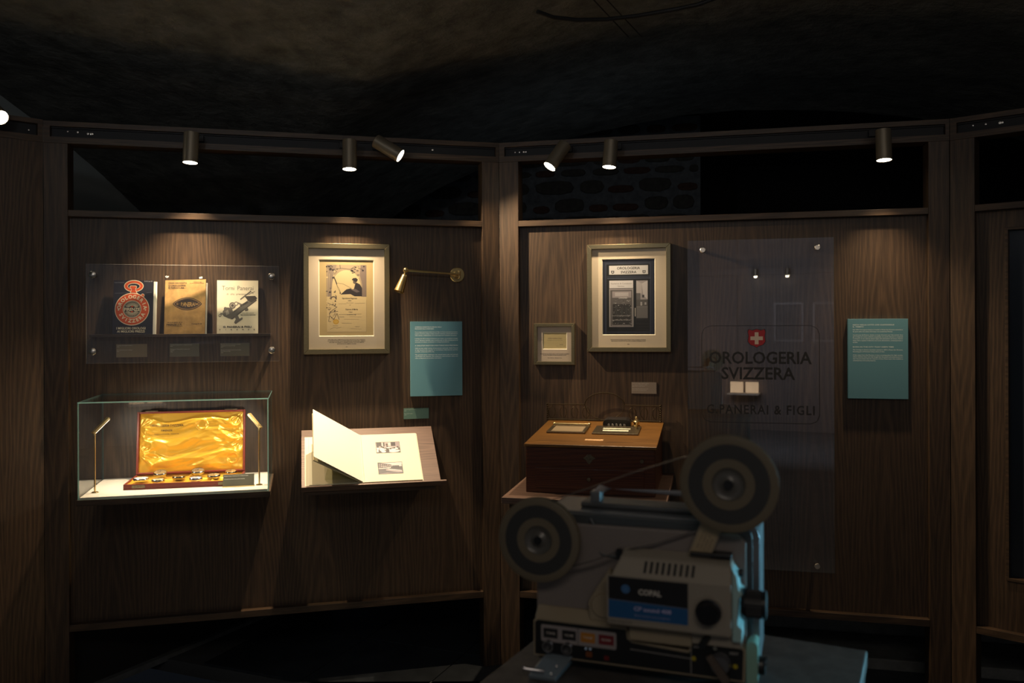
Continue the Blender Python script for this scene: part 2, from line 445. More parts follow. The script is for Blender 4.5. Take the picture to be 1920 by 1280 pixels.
# pale edge of a raised strip running back to the left
m = M().prism([(-.03, 0), (0, 0), (0, .02), (-.03, .02)], 0, 1.0)
d = Vector((-1.287+1.7167, 4.3543-3.5574, 0)); ang = math.degrees(math.atan2(d.y, d.x))
fk = Matrix.Translation((-1.7167, 3.5574, 0)) @ Matrix.Rotation(R(ang), 4, 'Z')
solo('trim_1', M().box(-.3, 1.5, .0, .03, -.02, .006), KERB, None, None, fk, (0, 0, 0), kind='structure')
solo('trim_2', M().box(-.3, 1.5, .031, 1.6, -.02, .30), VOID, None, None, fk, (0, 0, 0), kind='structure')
# two low stone steps behind the right partition
st = thing('stone_steps', 'two low grey stone steps on the floor behind the right partition', 'steps', 'w2', (1.2, .3, 0))
for k, (y, z) in enumerate(((.30, .05), (.62, .13))):
    part('step', M().box(.95, 3.4, y, y+.30, 0, z), KERB, st, .006)

# groin vault of the cellar
BA, BB, RISE, SPR = 3.4, 4.06, 2.18, .77
def vh(s, t):
    a = 1-((s-BA)/BA)**2; b = 1-((t-BB)/BB)**2
    return SPR+RISE*max(math.sqrt(max(a, 0)), math.sqrt(max(b, 0)))
m = M(); na, nb = 110, 120
for j in range(nb+1):
    for i in range(na+1):
        s = 2*BA*(1-math.cos(math.pi*i/na))/2; t = 2*BB*(1-math.cos(math.pi*j/nb))/2
        h = vh(s, t)+.018*noise.noise(Vector((s*1.7, t*1.7, 0)))+.008*noise.noise(Vector((s*6, t*6, 3)))
        m.v.append((s, -t, h))
for j in range(nb):
    for i in range(na):
        a = j*(na+1)+i; m.f.append((a, a+1, a+na+2, a+na+1)); m.mi.append(0); m.c.append((1, 1, 1)); m.sm.append(True)
o = solo('ceiling', m, VAULT, None, None, 'bay', (0, 0, 0), kind='structure', fix=False)
sm = o.modifiers.new('solid', 'SOLIDIFY'); sm.thickness = .12; sm.offset = 1 if True else -1
solo('wall_side', M().box(-.15, 0, -8.3, .1, -.1, 3.1), PALE, None, None, 'bay', (0, 0, 0), kind='structure')
solo('wall_end', M().box(6.8, 6.95, -8.3, .1, -.1, 3.1), PALE, None, None, 'bay', (0, 0, 0), kind='structure')
# rear bay seen through the arch
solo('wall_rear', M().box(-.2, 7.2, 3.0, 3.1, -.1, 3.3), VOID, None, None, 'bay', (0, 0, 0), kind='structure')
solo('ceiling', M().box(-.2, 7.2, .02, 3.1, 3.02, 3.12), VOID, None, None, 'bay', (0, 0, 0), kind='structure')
# arch soffit ring (thickness of the vault edge)
m = M(); n = 60
for k in range(n+1):
    s = .02+(2*BA-.04)*k/n; h = vh(s, 0); a = math.sqrt(max(0, 1-((s-BA)/BA)**2)); h = SPR+RISE*a
    m.v += [(s, -.02, h-.02), (s, .10, h-.02), (s, .10, 3.05), (s, -.02, 3.05)]
for k in range(n):
    a = 4*k
    for q in range(4):
        m.f.append((a+q, a+(q+1) % 4, a+4+(q+1) % 4, a+4+q)); m.mi.append(0); m.c.append((1,)*3); m.sm.append(False)
solo('trim_3', m, VAULT, None, None, 'bay', (0, 0, 0), kind='structure')
# rubble pier behind the arch: mortar core, stones and bricks proud of it
pier = thing('wall_back', None, None, 'bay', (1.6, .7, 0), kind='structure')
px0, px1, py = .9, 3.17, .75
part('mortar', M().box(px0, px1, py, py+.5, 0, 3.0), MORTAR, pier)
rnd = random.Random(4); z = 1.50
while z < 2.95:
    hrow = rnd.choice((.075, .10, .13, .085)); x = px0+.02
    while x < px1-.05:
        brick = rnd.random() < .35; wd = rnd.uniform(.12, .24) if brick else rnd.uniform(.14, .34); wd = min(wd, px1-x-.01)
        if wd > .05:
            hh = hrow-.02 if not brick else min(hrow-.02, .06); n = 9; pts = []
            for k in range(n):
                q = 2*math.pi*k/n; ex = .72
                cx = abs(math.cos(q))**ex*math.copysign(1, math.cos(q)); cz = abs(math.sin(q))**ex*math.copysign(1, math.sin(q))
                pts.append((x+wd/2+cx*wd/2*rnd.uniform(.88, .98), z+hh/2+cz*hh/2*rnd.uniform(.86, 1)))
            mm = M().prism(pts, py-rnd.uniform(.008, .022), py+.03)
            part('brick' if brick else 'stone', mm, BRICK if brick else STONE, pier, .006, seg=1)
        x += wd+rnd.uniform(.012, .03)
    z += hrow+.004
# black cable slung under the vault
pts = [worldpt('w2', u, -.25, z) for u, z in ()] if False else []
cb = M()
def vaultpt(px, py, dist):
    return Vector(((px-960)/1580*dist, dist, 1.5-(py-609)/1580*dist))
pa = [vaultpt(*p) for p in ((1010, 22, 2.8), (1040, 33, 2.85), (1085, 38, 2.9), (1140, 37, 2.95), (1200, 30, 3.0), (1260, 20, 3.0), (1310, 10, 3.0), (1350, -4, 3.0), (1380, -20, 3.0))]
cb.tube(pa, .007, 10)
solo('hanging_cable', cb, mat('black_rubber', (.01, .01, .01), .6), 'thick black cable sagging just under the vault above the right partition', 'cable', 'z', tuple(pa[0]))
for k, x in enumerate((1112, 1137)):
    a, b = vaultpt(x, -3, 2.9), vaultpt(x+68, 70, 3.15)
    solo('thin_wire', M().tube([a, (a+b)/2, b], .0022, 6), mat('black_rubber'), ['left one of two thin black wires crossing the cable under the vault', 'right one of two thin black wires crossing the cable under the vault'][k], 'wire', 'z', tuple(a), group='thin wires under the vault')

# ------------------------------------------------------------ room behind the camera (seen only as reflections)
op = thing('wall_opposite', None, None, 'op', (0, 0, 0), kind='structure')
TAUPE = add_noise(mat('opposite_oak', (.20, .16, .145), .6), 8, .2, 0, vec=(20, 20, 1))
part('panel', M().box(0, 5.2, .03, .08, 0, 3.1), TAUPE, op)
for k in range(4):
    part('post', M().box(.2+k*1.6, .28+k*1.6, 0, .08, 0, 3.0), TAUPE, op)
    if k < 2: part('panel_moulding', M().ring((2.0+k*.52-.02, 2.40+k*.52-.02, 1.25, 1.80), (2.03+k*.52-.02, 2.37+k*.52-.02, 1.28, 1.77), .01, .03), mat('moulding_taupe', (.30, .25, .23), .5), op)
part('top_beam', M().box(0, 5.2, -.02, .03, 2.2, 2.3), TAUPE, op)
solo('floor', M().box(-3.6, 3.6, -6.0, -1.6, -.08, -.061), VOID, None, None, 'z', (0, 0, 0), kind='structure')
solo('ceiling', M().box(-3.4, 3.4, -5.6, -1.75, 2.98, 3.1), VAULT, None, None, 'z', (0, 0, 0), kind='structure')
solo('wall_behind_left', M().box(-3.4, -3.3, -5.6, -2.0, -.1, 3.1), PALE, None, None, 'z', (0, 0, 0), kind='structure')
solo('wall_behind_right', M().box(3.2, 3.3, -5.6, -3.0, -.1, 3.1), PALE, None, None, 'z', (0, 0, 0), kind='structure')
lc = thing('display_case', 'lit glass case with two open wooden boxes on the wall behind the viewer', 'display case', 'op', (3.3, -.3, .53))
part('tray', M().box(3.07, 3.50, -.28, -.002, .51, .53), MATB, lc)
part('glass_box', M().pane(3.07, 3.50, -.28, -.276, .53, .75, 1), [GLASS, GEDGE], lc)
for x in (3.10, 3.31):
    part('wooden_box', M().ring((x, x+.17, .531, .68), (x+.012, x+.158, .542, .67), -.12, -.08).box(x, x+.17, -.08, -.07, .531, .68), emis('wooden_box_glow', (1, .66, .40), 3.0), lc)  # lamplight on the boxes is put in as their own glow
for x, lb in ((2.70, 'left'), (3.13, 'right')):
    o = solo('ceiling_spotlight', M().lathe([(0, .1), (.03, .1), (.03, 0), (.026, -.0)], (x, -.12, 2.17), (0, 0, 1)).lathe([(0, -.022), (.018, -.016), (.026, .002)], (x, -.12, 2.17), (0, 0, 1), mi=1), [BRASS_D, emis('lamp_lens_far', (1, .85, .6), 30)], lb+' brass spotlight on the beam behind the viewer', 'spotlight', 'op', (x, -.12, 2.17))

# ------------------------------------------------------------ track spotlights
def spot(key, top, lens, target, label, power, cone, blend, color=(1, .74, .46), r=.0290, tgtkey=None, hook=True):
    top = Vector((top[0], -top[1], top[2])); L = Vector((lens[0], -lens[1], lens[2]))
    ax = (L-top).normalized()
    t = thing('track_spotlight', label, 'spotlight', key, tuple(top), group='brass track spotlights')
    prof = [(0, 0), (r-.002, 0), (r, .002), (r, (L-top).length-.012), (r-.001, (L-top).length-.0118), (r-.001, (L-top).length-.010), (r, (L-top).length-.0098),
            (r, (L-top).length), (r-.002, (L-top).length), (r-.003, (L-top).length-.004), (r-.02, (L-top).length-.006)]
    part('lamp_body', M().lathe(prof, top, ax, 40), BRASS_D, t)
    part('lens', M().lathe([(0, .0035), (r*.5, .0028), (r-.0022, -.0002)], L-ax*.0012, ax, 32), LENS, t, fix=False)
    mid = top+(L-top)*.30
    h = M().tube([(mid.x, mid.y, mid.z), (mid.x, .0, 2.262)], .006, 10)
    h.box(mid.x-.035, mid.x+.035, .001, .015, 2.250, 2.274)
    part('track_adapter', h, BLACK, t)
    ld = bpy.data.lights.new('spot_lamp', 'SPOT'); ld.energy = power; ld.spot_size = R(cone); ld.spot_blend = blend
    ld.color = color; ld.shadow_soft_size = .012
    lo = bpy.data.objects.new('spot_lamp', ld); col.objects.link(lo)
    p = frame(key) @ (L+ax*.006); q = Vector(target)
    lo.matrix_world = Matrix.Translation(p) @ (q-p).to_track_quat('-Z', 'Y').to_matrix().to_4x4()
    return t
spot('w1', (.556, .098, 2.262), (.5516, .108, 2.141), worldpt('w1', .53, .24, 1.35), 'upright brass spotlight on the left track, above the three booklets', 105, 92, 1)
spot('w1', (1.168, .098, 2.263), (1.1666, .110, 2.140), worldpt('w1', 1.16, .22, 1.35), 'upright brass spotlight on the left track, above the framed diploma', 125, 84, 1)
spot('w1', (1.2757, .085, 2.268), (1.3747, .12, 2.2025), worldpt('w2', .72, .03, 1.42), 'brass spotlight on the left track tilted sharply towards the right wall', 64, 62, .6)
spot('w2', (.3083, .075, 2.266), (.2485, .12, 2.165), worldpt('w1', 1.20, .16, .98), 'tilted brass spotlight at the left end of the right track', 27, 34, .6, color=(1, .86, .68))
spot('w2', (.506, .10, 2.265), (.4985, .112, 2.153), worldpt('w2', .52, .24, 1.3), 'upright brass spotlight on the right track, above the shopfront photograph', 62, 86, 1)
spot('w2', (1.5608, .097, 2.252), (1.5623, .108, 2.132), worldpt('w2', 1.57, .24, 1.28), 'upright brass spotlight on the right track, above the right teal board', 36, 88, 1)
spot('w0', (-.175, .06, 2.30), (-.163, .11, 2.267), (.6, .6, 1.2), 'glaring spotlight at the far left edge facing the viewer', 14, 70, .8, color=(.75, .85, 1))

# ------------------------------------------------------------ left wall: glass panel with booklets
def standoff(parent, u, z, d, r=.0138):
    m = M().lathe([(0, -.006), (r*.8, -.006), (r, -.004), (r, .001), (r*.6, .001), (r*.6, d+.029)], (u, -d-.003, z), (0, 1, 0), 24)
    part('standoff', m, STEEL, parent)
gp = thing('glass_display_panel', 'wide clear glass sheet held off the left wall in front of three booklets', 'glass panel', 'w1', (.52, -.03, 1.35))
part('pane', M().pane(.159, .8835, -.036, -.030, 1.3555, 1.7440, 1), [GLASS, GEDGE3], gp, fix=False)
for u, z in ((.1825, 1.702), (.855, 1.7025), (.1815, 1.4015), (.8555, 1.4005)): standoff(gp, u, z, .033)
solo('display_ledge', M().box(.166, .850, -.022, .0298, 1.458, 1.4685), WH, 'thin dark wooden ledge carrying the booklets behind the glass sheet', 'shelf', 'w1', (.5, 0, 1.458), bevel=.001)
NAVY, ORG_, CRM, TAN, INK = (.012, .014, .030), (.62, .085, .022), (.82, .74, .56), (.52, .32, .12), (.035, .028, .025)
def booklet(u, y, rot, w, h, pagew, label, opening=10):
    """stands on the ledge, spine at the left, front cover swung open a little"""
    fr = frame('w1') @ Matrix.Translation((u, y-.0055, 1.4690)) @ Matrix.Rotation(R(rot), 4, 'Z') @ Matrix.Rotation(R(-5.5), 4, 'X')
    return thing('booklet', label, 'booklet', fr, (0, 0, 0), group='booklets on the left ledge'), fr
# 1: navy booklet with a red pocket watch
bk, fr = booklet(.2475, -.004, -6, .152, .216, 0, 'navy booklet with a red pocket watch on the cover, left on the ledge')
part('cover', M().box(0, .152, 0, .0012, 0, .2155), mat('navy_cover', NAVY, .5), bk)
part('pages', M().prism([(0, .0014), (.159, .004), (.163, .010), (0, .004)], 0, .211, plane='xy'), PAGEW, bk)
a = Art(-.0003); a.T = lambda x, y: ((x-58)/510*.152, (800-y)/648*.2155)
def K(v): return v/3360.
a.rect(58, 800, 568, 152, NAVY)
S1 = lambda d: d*.298e-3
def dsc(x, y, r, c, ry=None): a.disc(x, y, r, c, 64, ry or r)
dsc(315, 222, 124, CRM, 72); dsc(315, 222, 116, ORG_, 64); dsc(315, 222, 80, CRM, 38); dsc(315, 224, 74, NAVY, 33)
a.poly([(262, 240), (262, 225), (275, 215), (340, 215), (352, 225), (352, 240), (340, 258), (356, 300), (390, 325), (240, 325), (272, 300), (285, 258)], CRM)
a.poly([(268, 238), (268, 228), (280, 221), (335, 221), (346, 230), (346, 238), (333, 258), (350, 306), (382, 330), (248, 330), (278, 306), (290, 258)], ORG_)
a.line([(268, 262), (346, 262)], 3, NAVY); a.line([(275, 300), (345, 300)], 3, NAVY)
dsc(430, 335, 22, CRM); dsc(430, 335, 17, ORG_)
dsc(300, 500, 219, CRM, 196); dsc(300, 500, 211, ORG_, 188); dsc(300, 500, 117, CRM, 105); dsc(300, 500, 110, NAVY, 99)
dsc(300, 500, 103, CRM, 93); dsc(300, 500, 100, NAVY, 90)
for k in range(40):
    q = 2*math.pi*k/40; c0, s0 = math.cos(q), math.sin(q)
    if abs(s0) > .35: a.line([(300+45*c0, 500+42*s0), (300+92*c0, 500+83*s0)], 5, CRM)
a.rect(205, 525, 395, 475, NAVY); a.disc(300, 468, 18, ORG_, 24, 8); a.disc(300, 532, 18, ORG_, 24, 8)
def atext(body, cx, cy, size, c, rot=0, bold=.02, sx=1.0, align='CENTER'):
    x, z = a.T(cx, cy); T0 = a.T; a.T = lambda p, q: (p, q)
    a.text(body, x, z, size, c, align, rot=rot, bold=bold, sx=sx); a.T = T0
atext('FIRENZE', 300, 519, .0165, CRM, bold=.03, sx=.95)
def arc(body, a0, a1, r, size, flip=False, cx=300, cy=500):
    n = len(body)
    for i, ch in enumerate(body):
        q = a0+(a1-a0)*i/(n-1); rr = r
        x = cx+math.cos(R(q))*rr; y = cy-math.sin(R(q))*rr*.9
        atext(ch, x, y, size, CRM, rot=(q-90) if not flip else (q+90), bold=.035)
arc('OROLOGERIA', 172, 8, 145, .0195); arc('SVIZZERA', 208, 332, 178, .0195, True)
atext('·', 128, 540, .03, CRM, bold=.04); atext('·', 470, 540, .03, CRM, bold=.04)
atext('I MIGLIORI OROLOGI', 292, 742, .0125, CRM, sx=.93); atext('AI MIGLIORI PREZZI', 292, 780, .0125, CRM, sx=.95)
atext('CASA FONDATA', 130, 185, .005, (.2, .2, .24)); atext('N. B. Lux 20', 500, 170, .006, (.35, .35, .38))
a.line([(75, 310), (240, 303)], 2, (.25, .25, .28)); a.line([(480, 300), (545, 296)], 3, (.25, .25, .28))
part('cover_print', a, PRINT, bk, fix=False)
# 2: ochre booklet
bk, fr = booklet(.4385, -.003, -7, .158, .219, 0, 'ochre booklet with a dark lens-shaped emblem, middle of the ledge')
part('cover', M().prism([(0, 0), (.158, 0), (.158, .2215), (0, .2170)], 0, .0012), add_noise(mat('ochre_cover', TAN, .75), 25, .25, .1), bk)
part('pages', M().prism([(0, .0014), (.160, .005), (.163, .010), (0, .004)], 0, .208, plane='xy'), PAGEW, bk)
a = Art(-.0002); a.T = lambda x, y: ((x-685)/497*.158, (798-y)/640*.217)
DK = (.055, .040, .040)
def lens(cx, cy, hx, hz, c, n=24):
    pts = [(cx-hx+2*hx*k/n, cy-hz*(1-(2*k/n-1)**2)**.85) for k in range(n+1)]+[(cx+hx-2*hx*k/n, cy+hz*(1-(2*k/n-1)**2)**.85) for k in range(1, n)]
    a.poly(pts, c)
lens(960, 440, 180, 76, DK); lens(960, 440, 168, 66, TAN); lens(960, 440, 160, 61, DK)
for ch, x, sz, dy in (('G', 838, .012, 12), ('·', 870, .012, 12), ('P', 893, .019, 22), ('A', 921, .022, 28), ('N', 951, .025, 32), ('E', 979, .025, 32), ('R', 1006, .024, 30), ('A', 1034, .020, 25), ('I', 1054, .017, 20), ('&', 1073, .010, 12), ('C', 1092, .012, 12)):
    atext(ch, x, 440+dy, sz, TAN, bold=.035, sx=.72 if len(ch) == 1 and sz > .015 else .9)
atext('CASA GROSSISTA', 838, 200, .0088, INK, sx=1.05); atext('D\'OROLOGERIE', 830, 228, .0085, INK, sx=1.1); atext('E FORNITURE', 822, 256, .0085, INK, sx=1.15)
a.line([(725, 262), (950, 250)], 2, INK); a.line([(725, 233), (940, 224)], 2, INK)
atext('FONDATA 1860', 1080, 182, .0045, INK); atext('VIA MOGGI BORGO FIRENZE', 1072, 196, .0042, INK)
atext('VIA G. B. VERDI · N. 27', 812, 668, .0060, INK); atext('FIRENZE (17)', 806, 700, .0105, INK, bold=.03); a.line([(706, 714), (910, 706)], 2, INK)
atext('Catalogo N. 20', 1080, 685, .0065, INK)
part('cover_print', a, PRINT, bk, fix=False)
# 3: cream booklet with a lathe
bk, fr = booklet(.6385, .002, 0, .161, .2195, 0, 'cream booklet with a drawing of a small lathe, right on the ledge')
CR = (.80, .75, .60)
part('cover', M().box(0, .1615, 0, .0012, 0, .2195), mat('cream_cover', CR, .7), bk)
part('pages', M().box(.001, .160, .0014, .004, .0002, .2185), PAGEW, bk)
a = Art(-.0002); a.T = lambda x, y: ((x-1318)/500*.1615, (797-y)/637*.2195)
G1, G2, G3 = (.13, .12, .11), (.22, .20, .18), (.055, .05, .048)
atext('Torni', 1452, 278, .026, G3, bold=-.008, sx=.85); atext('Panerai', 1662, 278, .026, G3, bold=-.008, sx=.85)
atext('di  alta  precisione', 1565, 335, .0105, G2, bold=.0, sx=1.1)
def rodp(x0, y0, x1, y1, w, c): a.line([(x0, y0), (x1, y1)], w, c)
rodp(1470, 605, 1780, 370, 62, G1); rodp(1460, 585, 1760, 358, 18, (.30, .28, .25)); rodp(1500, 625, 1800, 395, 10, G3)
a.poly([(1650, 350), (1780, 345), (1808, 375), (1740, 425), (1690, 400)], G3); rodp(1600, 390, 1730, 290, 16, G1); rodp(1700, 330, 1778, 292, 7, G1); rodp(1715, 280, 1760, 320, 6, G1)
for x, y, r, c in ((1505, 462, 40, G1), (1505, 462, 26, (.35, .32, .28)), (1505, 462, 16, G3), (1550, 440, 26, G2), (1550, 440, 14, CR), (1420, 500, 20, G1), (1355, 582, 17, G1), (1355, 582, 9, CR), (1370, 558, 12, G2)):
    a.disc(x, y, r, c, 24)
a.poly([(1395, 520), (1440, 485), (1500, 490), (1520, 560), (1470, 620), (1400, 590), (1380, 560)], G1); a.poly([(1420, 530), (1450, 510), (1470, 560), (1430, 580)], (.32, .3, .27))
rodp(1360, 580, 1420, 530, 14, G2); rodp(1570, 430, 1630, 460, 20, G2); rodp(1600, 470, 1690, 420, 24, G3)
a.poly([(1530, 590), (1570, 575), (1590, 620), (1625, 600), (1630, 625), (1570, 665), (1545, 685), (1525, 665), (1545, 625)], G1)
a.poly([(1665, 500), (1690, 490), (1700, 510), (1690, 525), (1660, 530), (1655, 515)], G1)
atext('STO. GEN. SQUE B', 1694, 558, .0055, G2); atext('TED. ROGGIA MERTONI', 1692, 580, .0055, G3, bold=.03)
atext('G. PANERAI & FIGLI', 1564, 728, .0108, G3, bold=.035, sx=1.2); 
for i, ch in enumerate('FIRENZE'): atext(ch, 1356+i*69, 756, .0062, G3, bold=.04, sx=1.3)
part('cover_print', a, PRINT, bk, fix=False)
def caption(name, key, x0, x1, z0, z1, y, matl, label, lines, cat='caption tag', group=None, size=.0048, c=(.55, .55, .5), t=.004, margin=.003):
    o = thing(name, label, cat, key, ((x0+x1)/2, y+t, z0), group)
    part('plate', M().box(x0, x1, y, y+t, z0, z1), matl, o, .0003)
    a_ = Art(y-.0001); zz = z1-margin-size*.8
    for ln in lines:
        if ln: a_.text(ln, x0+margin, zz, size, c)
        zz -= size*1.25
    part('caption_print', a_, PRINT, o, fix=False)
    return o
G = 'grey caption tags behind the glass sheet'
caption('caption_tag', 'w1', .2545, .3690, 1.3763, 1.429, .0255, TAGL if False else mat('tag_warm', (.20, .165, .115), .6), 'warm grey caption tag below the navy booklet', ['Catalogo Orologeria Svizzera', '1925', '', 'Orologeria Svizzera catalogue', '1925'], group=G)
caption('caption_tag', 'w1', .4545, .5675, 1.376, 1.4294, .0255, TAG, 'grey caption tag below the ochre booklet', ['Catalogo G. Panerai & C. orologi e forniture', '1920', '', 'Catalogue G. Panerai & C. watches and', 'supplies', '1920'], group=G, size=.0046)
caption('caption_tag', 'w1', .6490, .7640, 1.3757, 1.4298, .0255, TAG, 'grey caption tag below the cream booklet', ['Brochure Torni Panerai di alta precisione', 'realizzata da G. Panerai & Figli', '1939', '', 'Brochure for high-precision Panerai lathes', 'by G. Panerai & Figli', '1939'], group=G, size=.0046)

# ------------------------------------------------------------ framed pictures
def picture(key, x0, x1, z0, z1, fw, win, depth, label, mb=MATB, name='picture_frame'):
    t = thing(name, label, 'picture frame', key, ((x0+x1)/2, .03, z0))
    y0 = .03-depth
    for q in range(4):   # four mitred mouldings
        X = [(x0, z0), (x1, z0), (x1, z1), (x0, z1)]; I = [(x0+fw, z0+fw), (x1-fw, z0+fw), (x1-fw, z1-fw), (x0+fw, z1-fw)]
        j = (q+1) % 4; g = .0
        part('frame_moulding', M().prism([X[q], X[j], I[j], I[q]], y0, .0299), FRAMEG, t, .0014)
    yi = y0+.012
    part('mat_board', M().ring((x0+fw-.001, x1-fw+.001, z0+fw-.001, z1-fw+.001), win, yi, yi+.0035, .003, 0, 1), [mb, BEVELW], t, fix=True)
    part('glazing', M().pane(x0+fw-.001, x1-fw+.001, y0+.006, y0+.0075, z0+fw-.001, z1-fw+.001, 1), [GLASS2, GEDGE], t, fix=False)
    part('backing', M().box(x0+.004, x1-.004, yi+.004, .0298, z0+.004, z1-.004), MATB, t)
    return t, yi
# diploma
t, yi = picture('w1', .9815, 1.3395, 1.3800, 1.8460, .0215, (1.0440, 1.2740, 1.4545, 1.7790), .034, 'large pale gold frame with an illustrated diploma on the left wall')
a = Art(yi+.0036); a.T = lambda x, y: (1.0440+(x-297)/(530)*.230, 1.7790-(y-285)/(735)*.3245)
PARCH, PARCH2, SEP, SEP2, SEP3 = (.58, .43, .22), (.70, .54, .31), (.035, .028, .035), (.13, .10, .085), (.33, .24, .16)
a.rect(290, 1025, 832, 280, PARCH); a.rect(375, 978, 752, 335, PARCH2)
a.rect(372, 640, 755, 335, (.42, .32, .22)); a.disc(560, 560, 142, PARCH2, 40, 175); a.rect(420, 640, 702, 560, PARCH2)
a.poly([(372, 335), (470, 335), (440, 420), (425, 520), (418, 640), (372, 640)], (.30, .23, .19))
a.poly([(700, 335), (755, 335), (755, 640), (712, 640), (714, 520), (690, 430)], (.24, .18, .16))
a.up(); a.hold = True
for k in range(26):   # blossom branch
    x = rnd.uniform(372, 500) if k % 2 else rnd.uniform(610, 755); y = rnd.uniform(345, 415) if k % 3 else rnd.uniform(380, 470)
    a.disc(x, y, rnd.uniform(5, 15), rnd.choice((SEP, SEP2, PARCH2, SEP)), 7, rnd.uniform(4, 10))
a.line([(375, 370), (450, 378), (520, 368), (600, 378), (680, 350)], 5, SEP2); a.line([(440, 378), (470, 400), (440, 430)], 3, SEP)
a.line([(500, 335), (505, 372)], 4, SEP); a.line([(600, 378), (640, 350), (720, 380)], 4, SEP)
a.hold = False
# seated woman in a dark hat drawing at a board
a.poly([(503, 620), (560, 570), (600, 560), (630, 575), (640, 540), (650, 500), (690, 520), (712, 555), (712, 636), (640, 636), (600, 615)], SEP)
a.poly([(600, 570), (650, 565), (690, 590), (660, 600)], (.14, .11, .12)); a.disc(640, 497, 16, SEP2, 14, 20); a.poly([(612, 478), (625, 462), (655, 458), (672, 475), (660, 500), (640, 492)], SEP)
a.poly([(440, 455), (447, 450), (510, 610), (500, 615)], SEP); a.poly([(470, 520), (475, 518), (500, 600), (495, 602)], PARCH2)
a.line([(475, 510), (530, 518), (610, 560)], 3, SEP2); a.line([(400, 420), (395, 600)], 4, (.5, .4, .28)); a.line([(385, 350), (380, 640)], 3, PARCH2)
# scroll ornament down the left
a.up(); a.hold = True
for k in range(60):
    y = rnd.uniform(560, 890); x = 415+rnd.uniform(-45, 55)*(1 if y < 800 else .7); a.disc(x, y, rnd.uniform(3, 11), rnd.choice((SEP, SEP2, SEP3, PARCH2)), 7, rnd.uniform(2, 8))
a.hold = False; a.circ(438, 665, 30, 11, SEP2, 16, a0=180, a1=360); a.line([(413, 640), (413, 668)], 9, SEP2); a.line([(463, 630), (463, 668)], 9, SEP2)
a.line([(390, 880), (400, 820), (440, 860), (470, 800), (490, 860)], 4, SEP); a.line([(380, 700), (470, 740), (400, 790), (480, 780)], 5, SEP2)
a.disc(460, 880, 28, (.60, .34, .05), 24, 24); a.disc(460, 880, 20, (.66, .42, .10), 20, 17)
atext('Esposizione Regionale', 592, 662, .0088, SEP, sx=.8); atext('UMBRIA', 592, 682, .0042, SEP, bold=.05); atext('Belle Arti Industrie', 596, 702, .0038, SEP2)
a.line([(485, 708), (560, 708)], 2, SEP2); a.line([(640, 705), (740, 702)], 2, SEP2); atext('1907', 596, 724, .004, SEP2)
atext('Diploma di Merito', 612, 768, .0085, SEP, sx=.82); atext('I Diligent', 600, 792, .006, SEP2, sx=.8); atext('G. Panerai & Figli', 610, 816, .0055, SEP2); a.line([(485, 812), (705, 806)], 2, SEP2)
a.line([(490, 834), (540, 834)], 3, SEP2); a.line([(590, 832), (705, 835)], 2, SEP3); a.line([(535, 856), (680, 858)], 2, SEP3); a.line([(515, 893), (610, 895)], 2, SEP2)
atext('Il Presidente', 455, 922, .0042, SEP2); a.line([(405, 950), (440, 935), (470, 942), (510, 932)], 2, SEP2); atext('Il Segretario', 665, 930, .004, SEP2); a.line([(600, 945), (705, 952)], 2, SEP3)
a.line([(375, 978), (752, 978)], 2, SEP3); a.line([(752, 978), (755, 670)], 2, SEP3)
part('diploma', a, PRINT, t, fix=False)
a = Art(yi-.0001)
for k, ln in enumerate(('DIPLOMA DELLA MEDAGLIA D\'ORO RICEVUTA DALL\'AZIENDA', 'G. PANERAI & FIGLI ALLA ESPOSIZIONE DI PERUGIA, UMBRIA', 'DIPLOMA AWARDED G. PANERAI & FIGLI, THE GOLD MEDAL', 'ESPOSIZIONE DI UMBRIA, LIGURIA')):
    a.text(ln, 1.159, 1.4385-k*.0058, .0048, INK, 'CENTER', bold=.02, width=(.155, .157, .146, .08)[k])
a.text('1907', 1.159, 1.4085, .0045, INK, 'CENTER', bold=.02)
part('caption_print', a, PRINT, t, fix=False)
# shopfront photograph
t, yi = picture('w2', .3890, .7440, 1.3835, 1.8435, .0195, (.4520, .6785, 1.4550, 1.7810), .034, 'large pale gold frame with a shopfront photograph on the right wall')
a = Art(yi+.0036); a.T = lambda x, y: (.4520+(x-258)/684*.2265, 1.7810-(y-35)/952*.326)
PB, PB2, PB3, PW, PG = (.018, .022, .045), (.035, .042, .075), (.008, .009, .014), (.62, .60, .64), (.22, .20, .22)
a.rect(250, 995, 950, 28, PB); a.rect(300, 990, 885, 85, PB2); a.rect(315, 985, 872, 100, PB3)
a.rect(350, 230, 850, 118, PW); a.rect(330, 300, 880, 290, PB3); a.rect(325, 262, 882, 250, PB2); a.rect(325, 284, 882, 272, (.06, .07, .11))
atext('OROLOGERIA', 600, 166, .0152, PB3, bold=.02, sx=1.02); atext('SVIZZERA', 602, 216, .0152, PB3, bold=.02)
for x in (397, 800):
    a.poly([(x-20, 182), (x+20, 182), (x+18, 210), (x, 221), (x-18, 210)], PB3); a.rect(x-13, 203, x+13, 195, PW); a.rect(x-4, 214, x+4, 186, PW)
a.rect(352, 400, 660, 305, (.66, .63, .68)); atext('Vacheron & Constantin', 506, 352, .0105, PG, sx=.9, bold=0); atext('Genève', 503, 385, .0095, PG, bold=0)
a.rect(350, 885, 662, 405, (.30, .27, .30)); a.rect(365, 875, 648, 425, (.12, .11, .12)); a.rect(390, 520, 635, 440, (.34, .30, .33)); a.rect(425, 500, 600, 455, (.48, .44, .48))
a.rect(395, 860, 630, 600, (.035, .033, .038)); atext('LONGINES', 530, 530, .0075, PW, bold=.03)
a.up(); a.hold = True
